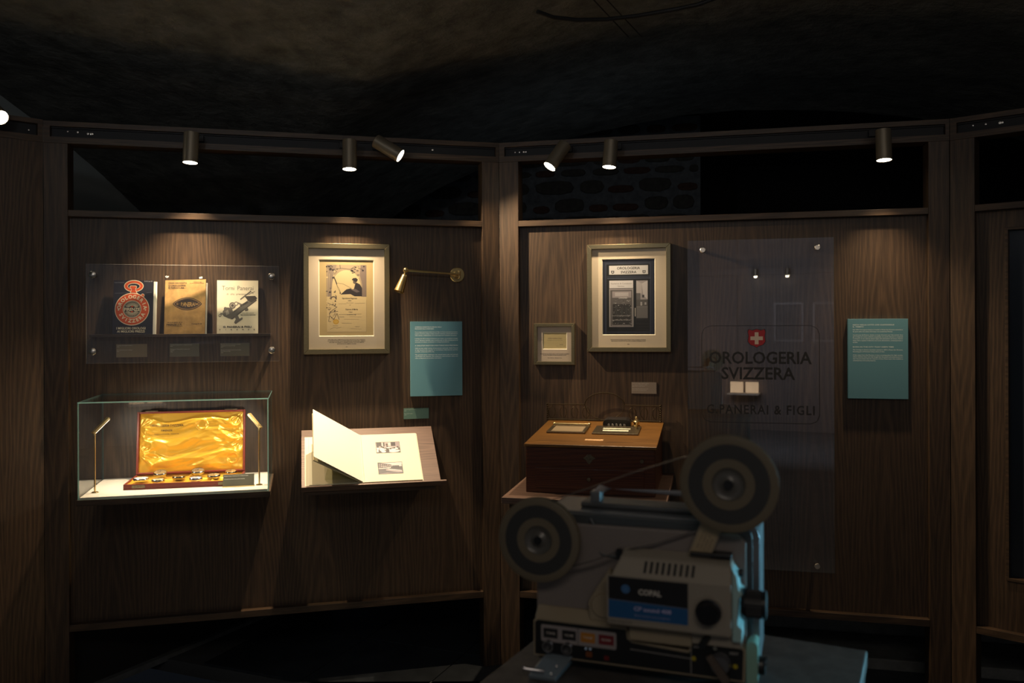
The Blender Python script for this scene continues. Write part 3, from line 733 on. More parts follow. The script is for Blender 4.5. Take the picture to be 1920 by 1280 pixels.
for k in range(210):
    y = rnd.choice((560, 585, 610, 640, 668, 700, 738, 745, 790, 797, 840)) + rnd.uniform(-9, 9); x = rnd.uniform(395, 630) if y < 820 else rnd.uniform(360, 650)
    g = rnd.choice((.03, .10, .18, .30, .5)); a.y -= 0; a.rect(x, y+rnd.uniform(2, 7), x+rnd.uniform(3, 16), y, (g, g*.95, g*1.02))
a.hold = False
for y in (742, 795, 860): a.line([(385, y+4), (622, y+4)], 4, (.40, .37, .40))
for x in (430, 500, 560, 600): a.rect(x, 735, x+26, 640, (.05, .05, .055))
for x0_, y0_, x1_, y1_, g in ((350, 885, 362, 405, .36), (650, 885, 662, 405, .36)): a.rect(x0_, y0_, x1_, y1_, (g, g*.95, g))
a.rect(695, 800, 850, 302, (.02, .02, .025)); a.rect(700, 776, 845, 308, (.34, .31, .34)); a.poly([(700, 308), (770, 345), (770, 470), (700, 470)], (.46, .42, .45)); a.poly([(770, 345), (845, 310), (845, 540), (790, 500)], (.54, .50, .54))
a.rect(700, 560, 752, 465, (.13, .125, .14)); a.rect(775, 520, 802, 486, (.05, .05, .06)); a.rect(700, 632, 845, 545, (.10, .095, .10)); a.rect(752, 620, 775, 575, (.4, .37, .4)); a.rect(805, 610, 828, 580, (.35, .33, .35))
a.rect(700, 776, 845, 635, (.15, .14, .15)); a.rect(680, 755, 690, 648, (.5, .45, .42)); a.rect(690, 985, 872, 800, (.012, .012, .016))
for k in range(4): a.rect(700, 850+k*36, 860, 846+k*36, (.03, .03, .035))
a.rect(300, 958, 885, 945, PB2)
part('photograph', a, PRINT, t, fix=False)
a = Art(yi-.0001)
a.text('FOTO STORICA DELLA BOUTIQUE OROLOGERIA SVIZZERA', .5640, 1.4330, .0050, INK, 'CENTER', bold=.02, width=.150)
a.text('HISTORICAL PHOTO OF THE OROLOGERIA SVIZZERA SHOP', .5640, 1.4272, .0050, INK, 'CENTER', bold=.02, width=.147)
a.text('1928', .5640, 1.4145, .0046, INK, 'CENTER', bold=.02)
part('caption_print', a, PRINT, t, fix=False)
# small frame
t, yi = picture('w2', .1522, .3322, 1.3255, 1.5065, .0145, (.1890, .2975, 1.3925, 1.4670), .024, 'small square pale gold frame with an old business card, left of the shopfront photograph', mb=mat('mat_board_pink', (.62, .50, .42), .85))
a = Art(yi+.0036); a.rect(.185, 1.388, .302, 1.471, (.50, .40, .20)); a.rect(.194, 1.394, .296, 1.4655, (.60, .48, .25))
a.text('GUIDO PANERAI & FIGLI', .243, 1.4385, .0058, SEP, 'CENTER', bold=.01, width=.062); a.text('STRUMENTI DI ALTA PRECISIONE', .243, 1.431, .0038, SEP2, 'CENTER', width=.068)
for z in (1.424, 1.418, 1.411, 1.404): a.line([(.197, z), (.285, z-.0004)], .0004, (.48, .38, .2))
a.text('FIRENZE', .272, 1.412, .0042, SEP2, 'CENTER', bold=.02); a.text('PIAZZA GALILEO FERRARIS', .270, 1.4055, .0034, SEP2, 'CENTER')
part('card', a, PRINT, t, fix=False)
a = Art(yi-.0001)
a.text('BIGLIETTO DA VISITA DELLA DITTA GUIDO PANERAI', .2428, 1.3712, .0042, INK, 'CENTER', bold=.03, width=.128)
a.text('GUIDO PANERAI & FIGLI BUSINESS CARD', .2428, 1.3660, .0042, INK, 'CENTER', bold=.03, width=.104)
a.text('1900, 1904 CA. – FIRENZE ITALIA', .2430, 1.3537, .0040, INK, 'CENTER', bold=.02, width=.064)
part('caption_print', a, PRINT, t, fix=False)

# ------------------------------------------------------------ teal text boards
def board(key, x0, x1, z0, z1, label, head, paras, y=.012):
    o = thing('text_board', label, 'text board', key, ((x0+x1)/2, .03, z0))
    part('plate', M().box(x0, x1, y, .0298, z0, z1), TEAL, o, .0006)
    a_ = Art(y-.0001); sx0, sx1 = x0+.019, x1-.020; W_ = sx1-sx0; z = z1-.026; C = (.80, .92, .92)
    for kind, txt, frac in paras:
        if kind == 'H': a_.text(txt, sx0, z, .0064, C, width=W_*frac, bold=.015); z -= .0078
        elif kind == 'P': a_.text(txt, sx0, z, .0060, C, width=W_*frac, bold=.012); z -= .0074
        else: z -= .0070*frac
    part('board_print', a_, PRINT, o, fix=False)
board('w1', 1.4300, 1.6565, 1.1930, 1.5160, 'tall teal text board on the left wall, below the brass wall lamp', None,
 [('H', 'UN\'IMPRESA FIORENTINA AL SERVIZIO DELLA', .62), ('H', 'PRECISIONE E DELLA CONOSCENZA', .44), ('S', '', .8),
  ('P', 'Con un ampio assortimento, Guido Panerai & Figli, che fornisce strumenti di precisione,', 1), ('P', 'propone nel proprio catalogo orologi e macchine utensili per il mondo dell\'industria e', 1), ('P', 'della scienza, collaborando con le più importanti istituzioni del paese.', .98), ('S', '', .9),
  ('P', 'Il catalogo del 1930 è un punto di riferimento per il settore, con prodotti per orologiai,', 1), ('P', 'incisori, laboratori scientifici, ottici e professionisti, ed offre un\'ampia gamma di', 1), ('P', 'strumenti di misura, cronometri e orologi di precisione.', .80), ('S', '', 1.2),
  ('H', 'A ONE-STOP SHOP FOR EVERYTHING HIGH PRECISION', 1), ('S', '', .5),
  ('P', 'With an ever wider variety of instruments and tools, Guido Panerai', 1), ('P', '& Figli became the supplier to workshops, laboratories and the', 1), ('P', 'scientific community of the city.', .45), ('S', '', .8),
  ('P', 'The general store catalogue was issued every year and served', 1), ('P', 'watchmakers for decades, with equipment, chronometers, lathes and', 1), ('P', 'other professional and precision instruments.', .62)])
board('w2', 1.4460, 1.6720, 1.1985, 1.5190, 'tall teal text board on the right wall, right of the large glass sheet', None,
 [('H', 'NATA NELLA CITTÀ CHE CUSTODISCE', .83), ('H', 'IL TEMPO', .22), ('S', '', .55),
  ('P', 'Nel 1899 l\'Orologeria Svizzera si insediò in Piazza San Giovanni, entrando a', 1), ('P', 'far parte della viva cultura del tempo che caratterizza Firenze.', .80), ('S', '', .9),
  ('P', 'A pochi passi dal Duomo, diventa un luogo d\'incontro per l\'alta società, dove', 1), ('P', 'gli orologi non erano soltanto acquistati, ma anche discussi e compresi', 1), ('P', 'e compresi. In una città da sempre legata alla misurazione del tempo, Panerai', 1), ('P', 'seppe dare a questa tradizione una nuova dimensione, contemporanea e', 1), ('P', 'sociale.', .10), ('S', '', 1.6),
  ('H', 'BORN IN THE CITY THAT KEEPS TIME', .82), ('S', '', .5),
  ('P', 'The Orologeria Svizzera boutique opened in 1899 in Piazza San Giovanni,', 1), ('P', 'becoming part of Florence\'s living culture of time.', .64), ('S', '', .9),
  ('P', 'A few steps from the Duomo, it was a meeting place for high society,', 1), ('P', 'where watches were not only bought but discussed and understood. In a', 1), ('P', 'city long associated with the measure of time, Panerai gave that tradition a', 1), ('P', 'contemporary and social presence.', .46)])
caption('caption_tag', 'w1', 1.4010, 1.5098, 1.0945, 1.1405, .026, TEALT, 'small green caption tag between the tall teal board and the lectern shelf', ['Album fotografico Panerai', '1930', '', 'Photographic album', '1930'], size=.0046, c=(.5, .6, .55))
caption('caption_tag', 'w2', .5752, .6813, 1.2040, 1.2528, .026, TAGL, 'pale grey caption tag above the old writing desk', ['Scrittoio da viaggio in legno di quercia', 'con calamaio e accessori in ottone', 'appartenuto a Guido Panerai', '', 'Oak writing slope with brass inkwell', 'and accessories of Guido Panerai'], size=.0046, c=(.62, .58, .52), t=.0035)

# ------------------------------------------------------------ brass wall lamp
bl = thing('brass_wall_lamp', 'swing-arm brass wall lamp above the left teal board', 'wall lamp', 'w1', (1.6375, .03, 1.7205))
part('backplate', M().lathe([(0, 0), (.030, 0), (.0325, .003), (.0325, .008)], (1.6375, .0215, 1.7205), (0, 1, 0), 40), BRASS, bl)
m = M().box(1.622, 1.634, -.016, .022, 1.709, 1.733).tube([(1.640, -.008, 1.704), (1.640, -.008, 1.737)], .006, 14).tube([(1.640, .021, 1.706), (1.640, -.008, 1.706)], .004, 10)
part('hinge', m, BRASS, bl, .0015)
part('arm', M().tube([(1.637, -.022, 1.7200), (1.411, -.045, 1.7335)], .0048, 16), BRASS, bl)
part('ball_joint', M().ball((1.403, -.046, 1.7335), .0118, 20).tube([(1.403, -.046, 1.7335), (1.398, -.046, 1.716)], .005, 12), BRASS, bl)
c0 = Vector((1.400, -.046, 1.715)); c1 = Vector((1.3725, -.058, 1.642)); ax = (c1-c0).normalized(); L_ = (c1-c0).length
part('lamp_shade', M().lathe([(.0045, -.004), (.0085, 0), (.0125, .004), (.0135, .010), (.0215, L_), (.0205, L_), (.0125, .012)], c0, ax, 36), BRASS, bl)
part('bulb', M().ball(tuple(c0+ax*(L_*.55)), .009, 12), mat('frosted_bulb', (.8, .8, .75), .4), bl)

# ------------------------------------------------------------ lectern shelf with the album
SL = math.atan2(.195, .27)
fl = frame('w1') @ Matrix.Translation((0, -.24, .868)) @ Matrix.Rotation(SL, 4, 'X')    # local: x along, y up the slope, z = board normal
BL_ = math.hypot(.195, .27)
lect = thing('lectern_shelf', 'sloping light brown wooden lectern shelf on the left wall', 'lectern', 'w1', (1.24, .03, .87))
def slope_pt(x, v, n): p = Matrix.Translation((0, -.24, .868)) @ Matrix.Rotation(SL, 4, 'X') @ Vector((x, v, n)); return (p.x, p.y, p.z)
m = M(); m.box(.971, 1.520, 0, BL_-.004, -.016, 0); m.v = [slope_pt(*v) for v in m.v]; part('board', m, WT, lect, .001)
m = M(); m.box(.971, 1.541, -.008, 0, -.016, .010); m.v = [slope_pt(*v) for v in m.v]; part('lip', m, WT, lect, .001)
part('support_box', M().prism([(-.225, .852), (.0295, 1.036), (.0295, .845), (-.225, .835)], .985, 1.50, plane='yz'), WH, lect)
alb = thing('photo_album', 'open cream photograph album with two black and white photographs on the lectern', 'album', fl, (1.21, .012, .001))
part('back_cover', M().box(.984, 1.450, .004, .282, .0008, .0035), PAGE, alb, .0005)
part('under_page', M().box(1.000, 1.205, .008, .276, .0036, .0060), PAGE, alb, .0004)
part('grey_sheet', M().box(1.012, 1.190, .010, .236, .0062, .0068), mat('olive_sheet', (.30, .27, .18), .7), alb)
part('right_page', M().box(1.214, 1.446, .006, .279, .0036, .0090), PAGE, alb, .0008)
part('spine', M().box(1.205, 1.2135, .005, .280, .0036, .0095), PAGE, alb, .001)
al = R(38)
def leaf(w, y0, y1, th, off, ang):
    m = M(); m.box(-w, 0, y0, y1, 0, th)
    m.v = [(1.209+v[0]*math.cos(ang)-(-v[2])*math.sin(ang)*1-0, v[1], .007+off+(-v[0])*math.sin(ang)+v[2]*math.cos(ang)) for v in m.v]
    return m
part('raised_page', leaf(.244, .008, .280, .0012, .001, al), mat('raised_white_page', (.66, .66, .60), .8), alb, .0003)
part('raised_page', leaf(.240, .006, .274, .0045, -.007, R(35.5)), mat('inner_pages', (.66, .58, .36), .8), alb, .0003)
part('acrylic_support', M().prism([(1.06, .0062), (1.20, .0062), (1.072, .090)], .03, .215, plane='xz'), [glass('acrylic', .05, (.80, .82, .74))], alb, fix=True)
def photo(u, v, kind):
    # on the slope the page plane is xy; draw in x,v and lay down
    w_, h_ = .100, .066
    a_ = Art(-.0001, .000008); a_.T = lambda x, y: (u+x*w_, v+y*h_)
    a_.rect(0, 0, 1, 1, (.07, .07, .085)); 
    if kind == 0:
        a_.rect(.02, .45, .98, .97, (.30, .28, .30)); a_.rect(.03, .62, .24, .97, (.04, .04, .05)); a_.rect(.25, .55, .30, .95, (.45, .42, .45)); a_.rect(.31, .6, .37, .95, (.03, .03, .04))
        a_.rect(.42, .66, .50, .85, (.05, .03, .03)); a_.rect(.52, .66, .62, .95, (.5, .46, .46)); a_.rect(.63, .60, .82, .95, (.02, .02, .035)); a_.rect(.83, .5, .97, .95, (.22, .19, .22))
        a_.rect(.02, .02, .98, .46, (.05, .05, .06))
        for x, y, rx, ry in ((.08, .42, .06, .12), (.06, .2, .04, .12), (.24, .33, .10, .18), (.30, .14, .10, .10), (.36, .33, .08, .06), (.55, .46, .10, .05), (.47, .5, .04, .06), (.66, .25, .15, .14), (.72, .12, .20, .09), (.82, .38, .10, .08), (.88, .18, .10, .08)):
            a_.disc(x, y, rx, (.62, .56, .56), 14, ry)
        for x, y in ((.08, .56), (.24, .56), (.30, .50), (.47, .58), (.50, .22), (.45, .35), (.60, .38), (.76, .44), (.9, .5)): a_.disc(x, y, .045, (.03, .03, .035), 10, .07)
    else:
        a_.poly([(0, 1), (.55, .80), (1, .80), (1, 1)], (.50, .45, .48)); a_.rect(.55, .62, .97, .86, (.48, .44, .46))
        a_.poly([(.02, .97), (.10, .97), (.52, .82), (.55, .52), (.02, .50)], (.04, .04, .055))
        for i in range(6):
            for j in range(4):
                x = .05+i*.083; s_ = 1-i*.075; a_.rect(x, .56+j*.095*s_, x+.055, .56+(j*.095+.05)*s_, rnd.choice(((.4, .38, .4), (.25, .24, .27), (.55, .52, .54))))
        a_.line([(.03, .49), (.30, .49), (.52, .53)], .05, (.6, .56, .56)); a_.rect(.57, .45, .86, .70, (.04, .045, .06))
        for i in range(5): a_.line([(.60+i*.05, .47), (.60+i*.05, .68)], .008, (.12, .12, .15))
        a_.rect(.02, .03, .98, .44, (.07, .075, .10)); a_.poly([(.30, .38), (.40, .45), (.95, .28), (.97, .10), (.80, .10), (.32, .30)], (.28, .26, .29)); a_.poly([(.40, .44), (.95, .27), (.95, .23), (.45, .38)], (.62, .58, .60))
        a_.poly([(.02, .03), (.35, .12), (.9, .03)], (.20, .17, .2))
    for (x0, z0, x1, z1) in ((0, 0, 1, .03), (0, .97, 1, 1), (0, 0, .015, 1), (.985, 0, 1, 1)): a_.rect(x0, z0, x1, z1, (.10, .10, .11))
    a_.v = [(p[0], p[2], .0092-(p[1]+.0001)) for p in a_.v]
    part('photograph', a_, PRINT, alb, fix=False)
photo(1.272, .165, 0); photo(1.272, .045, 1)

# ------------------------------------------------------------ glass vitrine
X0, X1, YF, YB, Z0, Z1 = .202, .853, -.355, .0298, .893, 1.2315
vt = thing('glass_vitrine', 'glass box showcase on a wooden tray fixed to the left wall', 'showcase', 'w1', ((X0+X1)/2, .03, .86))
part('tray', M().box(X0-.004, X1+.006, YF-.002, YB, .863, .884), WH, vt, .001)
part('linen_floor', M().box(X0+.005, X1-.005, YF+.006, YB, .8842, .892), CLOTHW, vt, .0008)
gt = .0042
part('front_pane', M().pane(X0, X1, YF, YF+gt, .885, Z1-gt-.0004, 1), [GLASS, GEDGE], vt, fix=False)
part('left_pane', M().pane(X0, X0+gt, YF+gt+.0003, YB, .885, Z1-gt-.0004, 0), [GLASS, GEDGE], vt, fix=False)
part('right_pane', M().pane(X1-gt, X1, YF+gt+.0003, YB, .885, Z1-gt-.0004, 0), [GLASS, GEDGE], vt, fix=False)
part('top_pane', M().pane(X0, X1, YF, YB, Z1-gt, Z1, 2), [GLASS, GEDGE], vt, fix=False)
def case_lamp(u, side, label):
    t = thing('showcase_lamp', label, 'lamp', 'w1', (u, -.262, .892), group='slim brass lamps in the glass vitrine')
    part('foot', M().lathe([(0, .003), (.011, .003), (.012, .0015), (.012, 0)], (u, -.262, .8921), (0, 0, 1), 24), BRASS, t)
    part('stem', M().tube([(u, -.262, .894), (u, -.262, 1.108)], .0032, 12).tube([(u, -.262, 1.100), (u-.004*side, -.258, 1.118)], .005, 12), BRASS, t)
    a0 = Vector((u-.006*side, -.262, 1.108)); a1 = a0+Vector((.046*side, .040, .052))
    dv = (a1-a0).normalized(); nn = Vector((.35*side, .35, -.87)); nn = (nn-dv*nn.dot(dv)).normalized(); sd = dv.cross(nn)
    def bar(w0, w1, n0, n1, e=0):
        vs = [a0+dv*e*1+sd*x+nn*y for y in (n0, n1) for x in (w0, w1)]+[a1-dv*e+sd*x+nn*y for y in (n0, n1) for x in (w0, w1)]
        return M().add(vs, [(0, 1, 3, 2), (4, 6, 7, 5), (0, 4, 5, 1), (1, 5, 7, 3), (3, 7, 6, 2), (2, 6, 4, 0)])
    part('lamp_head', bar(-.007, .007, -.006, .004), BRASS, t, .0015)
    part('light_strip', bar(-.005, .005, .0042, .0048, .004), emis('led_strip', (1, .86, .62), 10), t)
    ld = bpy.data.lights.new('led_lamp', 'AREA'); ld.shape = 'RECTANGLE'; ld.size = .05; ld.size_y = .012; ld.energy = 1.15; ld.color = (1, .89, .72); ld.spread = R(150)
    lo = bpy.data.objects.new('led_lamp', ld); col.objects.link(lo); fr_ = frame('w1'); p = (a0+a1)/2+nn*.0058
    q = Vector((.53, -.10, .93)); z_ = -(q-p).normalized(); x_ = (dv-z_*dv.dot(z_)).normalized(); y_ = z_.cross(x_)
    lo.matrix_world = fr_ @ (Matrix.Translation(p) @ Matrix((x_, y_, z_)).transposed().to_4x4())
case_lamp(.238, 1, 'slim brass lamp at the left end inside the glass vitrine')
case_lamp(.815, -1, 'slim brass lamp at the right end inside the glass vitrine')

# red case with gold satin
fc = frame('w1') @ Matrix.Translation((.330, -.243, .8921)) @ Matrix.Rotation(R(-2.0), 4, 'Z')
CW, CDp, CH = .412, .225, .021
rc = thing('watch_case', 'open red case lined with gold satin inside the vitrine', 'case', fc, (CW/2, 0, 0))
m = M().box(0, CW, 0, CDp, 0, .006); fr4 = M()
for b in ((0, CW, 0, .007), (0, CW, CDp-.007, CDp), (0, .007, .0071, CDp-.0071), (CW-.007, CW, .0071, CDp-.0071)): m.box(b[0], b[1], b[2], b[3], .0061, CH)
part('base', m, RED, rc, .0012)
m = M(); nx, ny = 60, 40
def cloth_grid(fn, nx, ny):
    m = M()
    for j in range(ny+1):
        for i in range(nx+1): m.v.append(fn(i/nx, j/ny))
    for j in range(ny):
        for i in range(nx):
            q = j*(nx+1)+i; m.f.append((q, q+1, q+nx+2, q+nx+1)); m.mi.append(0); m.c.append((1, 1, 1)); m.sm.append(True)
    return m
def base_fn(a, b):
    x = .0072+a*(CW-.0144); y = .0072+b*(CDp-.0144)
    cx = (a*4) % 1; cyy = (b*2) % 1
    rim = max(0, 1-min(min(cx, 1-cx)*14, min(cyy, 1-cyy)*9))
    return (x, y, .0105+.007*rim+.002*noise.noise(Vector((x*60, y*60, 1))))
part('satin_tray', cloth_grid(base_fn, 120, 70), SATIN, rc, fix=False)
# lid, leaning back on its hinge
LH = .245; lean = R(7)
def lidpt(x, y, z): # y = depth of lid toward viewer negative, z up the lid
    return (x, CDp-.004+y*math.cos(lean)+z*math.sin(lean), CH+.0005-y*math.sin(lean)*1+z*math.cos(lean))
m = M().box(0, CW, -.004, 0, 0, LH)
for b in ((0, .0075, 0, LH), (CW-.0075, CW, 0, LH), (.0076, CW-.0076, LH-.0075, LH), (.0076, CW-.0076, 0, .006)): m.box(b[0], b[1], -.018, -.0041, b[2], b[3])
m.v = [lidpt(*v) for v in m.v]; lid = part('lid', m, RED, rc, .0012)
# the lid opens towards the viewer: lining faces -y
def lid_fn(a, b):
    x = .0076+a*(CW-.0152); z = .006+b*(LH-.0135)
    e = min(1, min(a, 1-a)*16, min(b, 1-b)*9)
    p = Vector((x*10, z*10, 0)); wv = noise.noise(p*.55+Vector((4, 2, 0)))
    h = 0
    for k, (fx, fz, am) in enumerate(((.35, 1.5, .0050), (.9, 2.8, .0030), (1.6, 4.6, .0010))):
        v = noise.noise(Vector((p.x*fx+wv*1.2, p.y*fz+wv*1.6*fx, k*7.3+2)))
        h += am*(1-2*abs(v)*1.6)
    # pull folds from corners and three watch imprints
    for (cx_, cz_) in ((.60, .80), (.92, .84), (.90, .20)):
        d = math.hypot((a-cx_)*CW, (b-cz_)*LH)
        h += .0028*math.exp(-((d-.020)/.0035)**2)
    for (cx_, cz_, s_) in ((0, .3, 1), (0, .75, 1), (1, .55, 1), (1, 1, 1.2)):
        d = math.hypot((a-cx_)*1.4, b-cz_); an = math.atan2(b-cz_, (a-cx_)*1.4)
        h += .0016*s_*math.sin(an*14+wv*2)*math.exp(-(d/.28)**2)
    fl_ = min(1, max(abs(a-.27)/.22, abs(b-.70)/.16)); h *= .3+.7*fl_**2
    return lidpt(x, -.0045-max(.0002, (.0050+h*1.35)*e), z)
part('satin_lining', cloth_grid(lid_fn, 190, 110), SATIN, rc, fix=False)
a = Art(0)
def place_lid(art, y):
    art.v = [lidpt(v[0], y+(v[1]), v[2]) for v in art.v]
a.text('OROLOGERIA SVIZZERA', .112, .184, .0135, (.03, .015, .005), 'CENTER', bold=.01, width=.125); a.text('FIRENZE', .112, .166, .0095, (.03, .015, .005), 'CENTER', width=.042, bold=.015)
a.text('PIAZZA S. GIOVANNI · FORNITORI', .112, .153, .0060, (.03, .015, .005), 'CENTER', width=.092, bold=.01)
place_lid(a, -.0188); part('gold_lettering', a, PRINT, rc, fix=False, label='thin black lettering stamped on the satin')
for x in (.03, .332):
    m = M().box(x, x+.048, -.0185, -.006, LH+.0001, LH+.004)
    m.v = [lidpt(*v) for v in m.v]; part('lid_catch', m, OLDBRASS, rc, .0008)
for x in (.030, .335):
    q = M().box(x, x+.046, -.0018, -.0001, .006, .0175); q.box(x+.018, x+.028, -.004, -.0018, .006, .013); part('clasp', q, OLDBRASS, rc, .0006)
# pocket watches
WATCH = [(.3780, .175, 0, .0285, 'white-faced round silver pocket watch, first from the left in the red case', 'w'),
         (.434, .094, 13, .0255, 'silver pocket watch propped up at the back left of the red case', 's'),
         (.446, .222, 0, .0240, 'pale watch lying sunk in the satin at the front of the red case, second compartment', 'g'),
         (.512, .168, 0, .0240, 'dull gold pocket watch lying flat in the middle of the red case', 'd'),
         (.573, .088, 12, .0260, 'dark silver pocket watch propped up at the back centre of the red case', 's'),
         (.580, .220, 0, .0245, 'bright silver pocket watch lying at the front centre of the red case', 'w2'),
         (.640, .170, 5,.0250, 'grey steel pocket watch lying right of centre in the red case', 'g2'),
         (.698, .098, 8, .0230, 'gold-rimmed pocket watch at the back right of the red case', 'd2')]
WC = {'w': (.85, .86, .9), 's': (.45, .42, .38), 'g': (.62, .56, .42), 'd': (.40, .33, .20), 'w2': (.6, .62, .75), 'g2': (.42, .38, .34), 'd2': (.55, .42, .26)}
for u, d, tilt, r, lb, k in WATCH:
    fw = frame('w1') @ Matrix.Translation((u, -d+.012, .9085+(.010 if tilt > 10 else .003))) @ Matrix.Rotation(R(tilt), 4, 'X')
    t = thing('pocket_watch', lb, 'watch', fw, (0, 0, -.004), group='pocket watches in the red case')
    cm = mat('watch_case_'+k, tuple(v*.8 for v in WC[k]), .22, 1)
    part('watch_body', M().lathe([(0, -.004), (r*.7, -.003), (r*.93, .000), (r, .0045), (r*.97, .009), (r*.88, .0115)], (0, 0, 0), (0, 0, 1), 36), cm, t)
    part('dial', M().lathe([(0, .0113), (r*.89, .0108)], (0, 0, 0), (0, 0, 1), 36), mat('dial_'+k, WC[k], .25, .0 if k in ('w', 'g', 'w2') else .8, coat=.6), t, fix=False)
    part('hands', M().box(-.0006, .0006, 0, r*.6, .0116, .0119).box(-r*.45, 0, -.0006, .0006, .0116, .0119), BLACK, t)
    part('crown', M().lathe([(0, 0), (.003, 0), (.003, .004), (.0015, .004), (.0015, .007)], (0, r+.0055, .004), (0, -1, 0), 12), cm, t)
    pts = [(math.cos(q)*.006, r+.007+math.sin(q)*.005, .004) for q in [math.pi*k2/8*2 for k2 in range(9)]]
    part('bow', M().tube(pts, .0009, 6, cap=False), cm, t)
# standing caption
tg = thing('standing_caption', 'dark grey standing caption plate at the right front inside the vitrine', 'caption tag', 'w1', (.741, -.27, .892))
part('plate', M().prism([(-.276, .8925), (-.272, .8925), (-.258, .9365), (-.262, .9365)], .6835, .7965, plane='yz'), TAG, tg, .0003)
part('foot_strip', M().box(.6835, .7985, -.283, -.262, .8922, .8955), BRASS, tg, .0004)
a = Art(0)
for k, ln in enumerate(('Scatola di legno foderata con orologi da tasca', '', 'Wooden box lined with pocket watches')):
    if ln: a.text(ln, .6865, .039-k*.0058, .0050, (.75, .75, .7), bold=.02, width=.088 if k == 0 else .076)
tt = math.atan2(.014, .044)
a.v = [(v[0], -.2762+v[1]+v[2]*math.sin(tt), .8925+v[2]*math.cos(tt)) for v in a.v]
part('caption_print', a, PRINT, tg, fix=False)

# ------------------------------------------------------------ large glass sheet with the shop sign
gs = thing('glass_sign_panel', 'tall clear glass sheet with black shop lettering and a red shield on the right wall', 'glass panel', 'w2', (1.1, -.03, .50))
part('pane', M().pane(.8135, 1.3870, -.036, -.030, .5010, 1.8465, 1), [glass('sign_glass', .10, (.92, .93, .94)), GEDGE2], gs, fix=False)
for u, z in ((.876, 1.8065), (1.3245, 1.8065), (1.3205, .5275), (.876, .5275)): standoff(gs, u, z, .035, .0120)
a = Art(-.0364); SG = (.012, .011, .012)
x0, x1, z0, z1, rr = .8705, 1.3315, 1.0968, 1.4935, .028
pts = []
for cx_, cz_, q0 in ((x1-rr, z1-rr, 90), (x1-rr, z0+rr, 0), (x0+rr, z0+rr, -90), (x0+rr, z1-rr, 180)):
    sx_ = 1 if cx_ > 1.1 else -1; sz_ = 1 if cz_ > 1.3 else -1
    arcp = [(cx_+rr*.86*math.cos(R(q0-k*15)), cz_+rr*.86*math.sin(R(q0-k*15))) for k in range(7)]
    s_, e_ = arcp[0], arcp[-1]
    if q0 in (90, -90): pts += [(s_[0]-.003*sx_*1, cz_+sz_*rr), s_]+arcp+[(cx_+sx_*rr, e_[1]-.003*sz_)]
    else: pts += [(cx_+sx_*rr, s_[1]-.003*sz_), s_]+arcp+[(e_[0]-.003*sx_, cz_+sz_*rr)]
pts.append(pts[0]); a.line(pts, .0020, SG)
a.text('OROLOGERIA', 1.101, 1.339, .0690, SG, 'CENTER', bold=.018, width=.402)
a.text('SVIZZERA', 1.0935, 1.2750, .0690, SG, 'CENTER', bold=.018, width=.288)
a.text('G.PANERAI & FIGLI', 1.1015, 1.1330, .0520, SG, 'CENTER', bold=.014, width=.422, space=1.18)
def shield(cx_, cz_, w_, h_, c):
    P_ = [(-.86, 1), (-.5, .86), (0, 1.02), (.5, .86), (.86, 1), (1, .72), (.90, .3), (.98, -.35), (.70, -.72), (.25, -.86), (0, -1.02), (-.25, -.86), (-.70, -.72), (-.98, -.35), (-.90, .3), (-1, .72)]
    a.poly([(cx_+p*w_/2, cz_+q*h_/2) for p, q in P_], c)
shield(1.089, 1.442, .0735, .077, SG); shield(1.089, 1.442, .069, .0725, (.33, .015, .025))
CW_ = (.60, .50, .42); a.rect(1.089-.0245, 1.442-.0075, 1.089+.0245, 1.442+.0075, CW_); a.rect(1.089-.0075, 1.442-.0245, 1.089+.0075, 1.442+.0245, CW_)
part('lettering', a, PRINT, gs, fix=False, label='black sign lettering with a red cross shield')

# ------------------------------------------------------------ old writing desk on its shelf
solo('desk_shelf', M().box(.155, .752, -.610, .0295, .845, .868), WT, 'deep wooden shelf on the right wall carrying the old writing desk', 'shelf', 'w2', (.45, 0, .845), bevel=.0015)
solo('shelf_bracket', M().box(.170, .735, -.55, .0295, .62, .8448), WH, 'dark wooden box bracket under the writing desk shelf', 'bracket', 'w2', (.45, 0, .62), bevel=.0015)
wd_ = thing('writing_desk', 'old dark oak table-top writing desk with sloping golden brown lid', 'writing desk', 'w2', (.463, -.25, .8682))
DX0, DX1, DYF, DYB = .222, .706, -.492, .020
part('body', M().prism([(DYF, .8684), (DYB, .8684), (DYB, 1.074), (DYF, 1.040)], DX0, DX1, plane='yz'), DESK, wd_, .002)
part('lid', M().prism([(DYF-.008, 1.0405), (DYB, 1.0745), (DYB, 1.085), (DYF-.008, 1.0515)], DX0-.006, DX1+.006, plane='yz'), DESKT, wd_, .002)
dr = part('drawer', M().box(DX0+.036, DX1-.040, DYF-.003, DYF+.02, .885, .962), DESK, wd_, .0015)
part('drawer_knob', M().lathe([(0, 0), (.007, .001), (.008, .004), (.004, .009)], (.463, DYF-.013, .925), (0, 1, 0), 16), OLDBRASS, dr)
part('front_rail', M().box(DX0+.004, DX1-.004, DYF-.0015, DYF+.01, .972, 1.036), DESK, wd_, .001)
m = M().prism([(.440, 1.003), (.452, 1.012), (.456, 1.018), (.463, 1.016), (.470, 1.018), (.474, 1.012), (.487, 1.003), (.475, .997), (.470, .986), (.463, .981), (.456, .986), (.451, .997)], DYF-.0032, DYF-.0016)
m.lathe([(0, 0), (.004, 0), (.005, .003)], (.463, DYF-.0062, 1.0), (0, 1, 0), 12)
part('escutcheon', m, OLDBRASS, wd_, .0006)
part('lock_button', M().lathe([(0, 0), (.007, 0), (.008, .003)], (.658, DYF-.0045, .998), (0, 1, 0), 16), OLDBRASS, wd_)
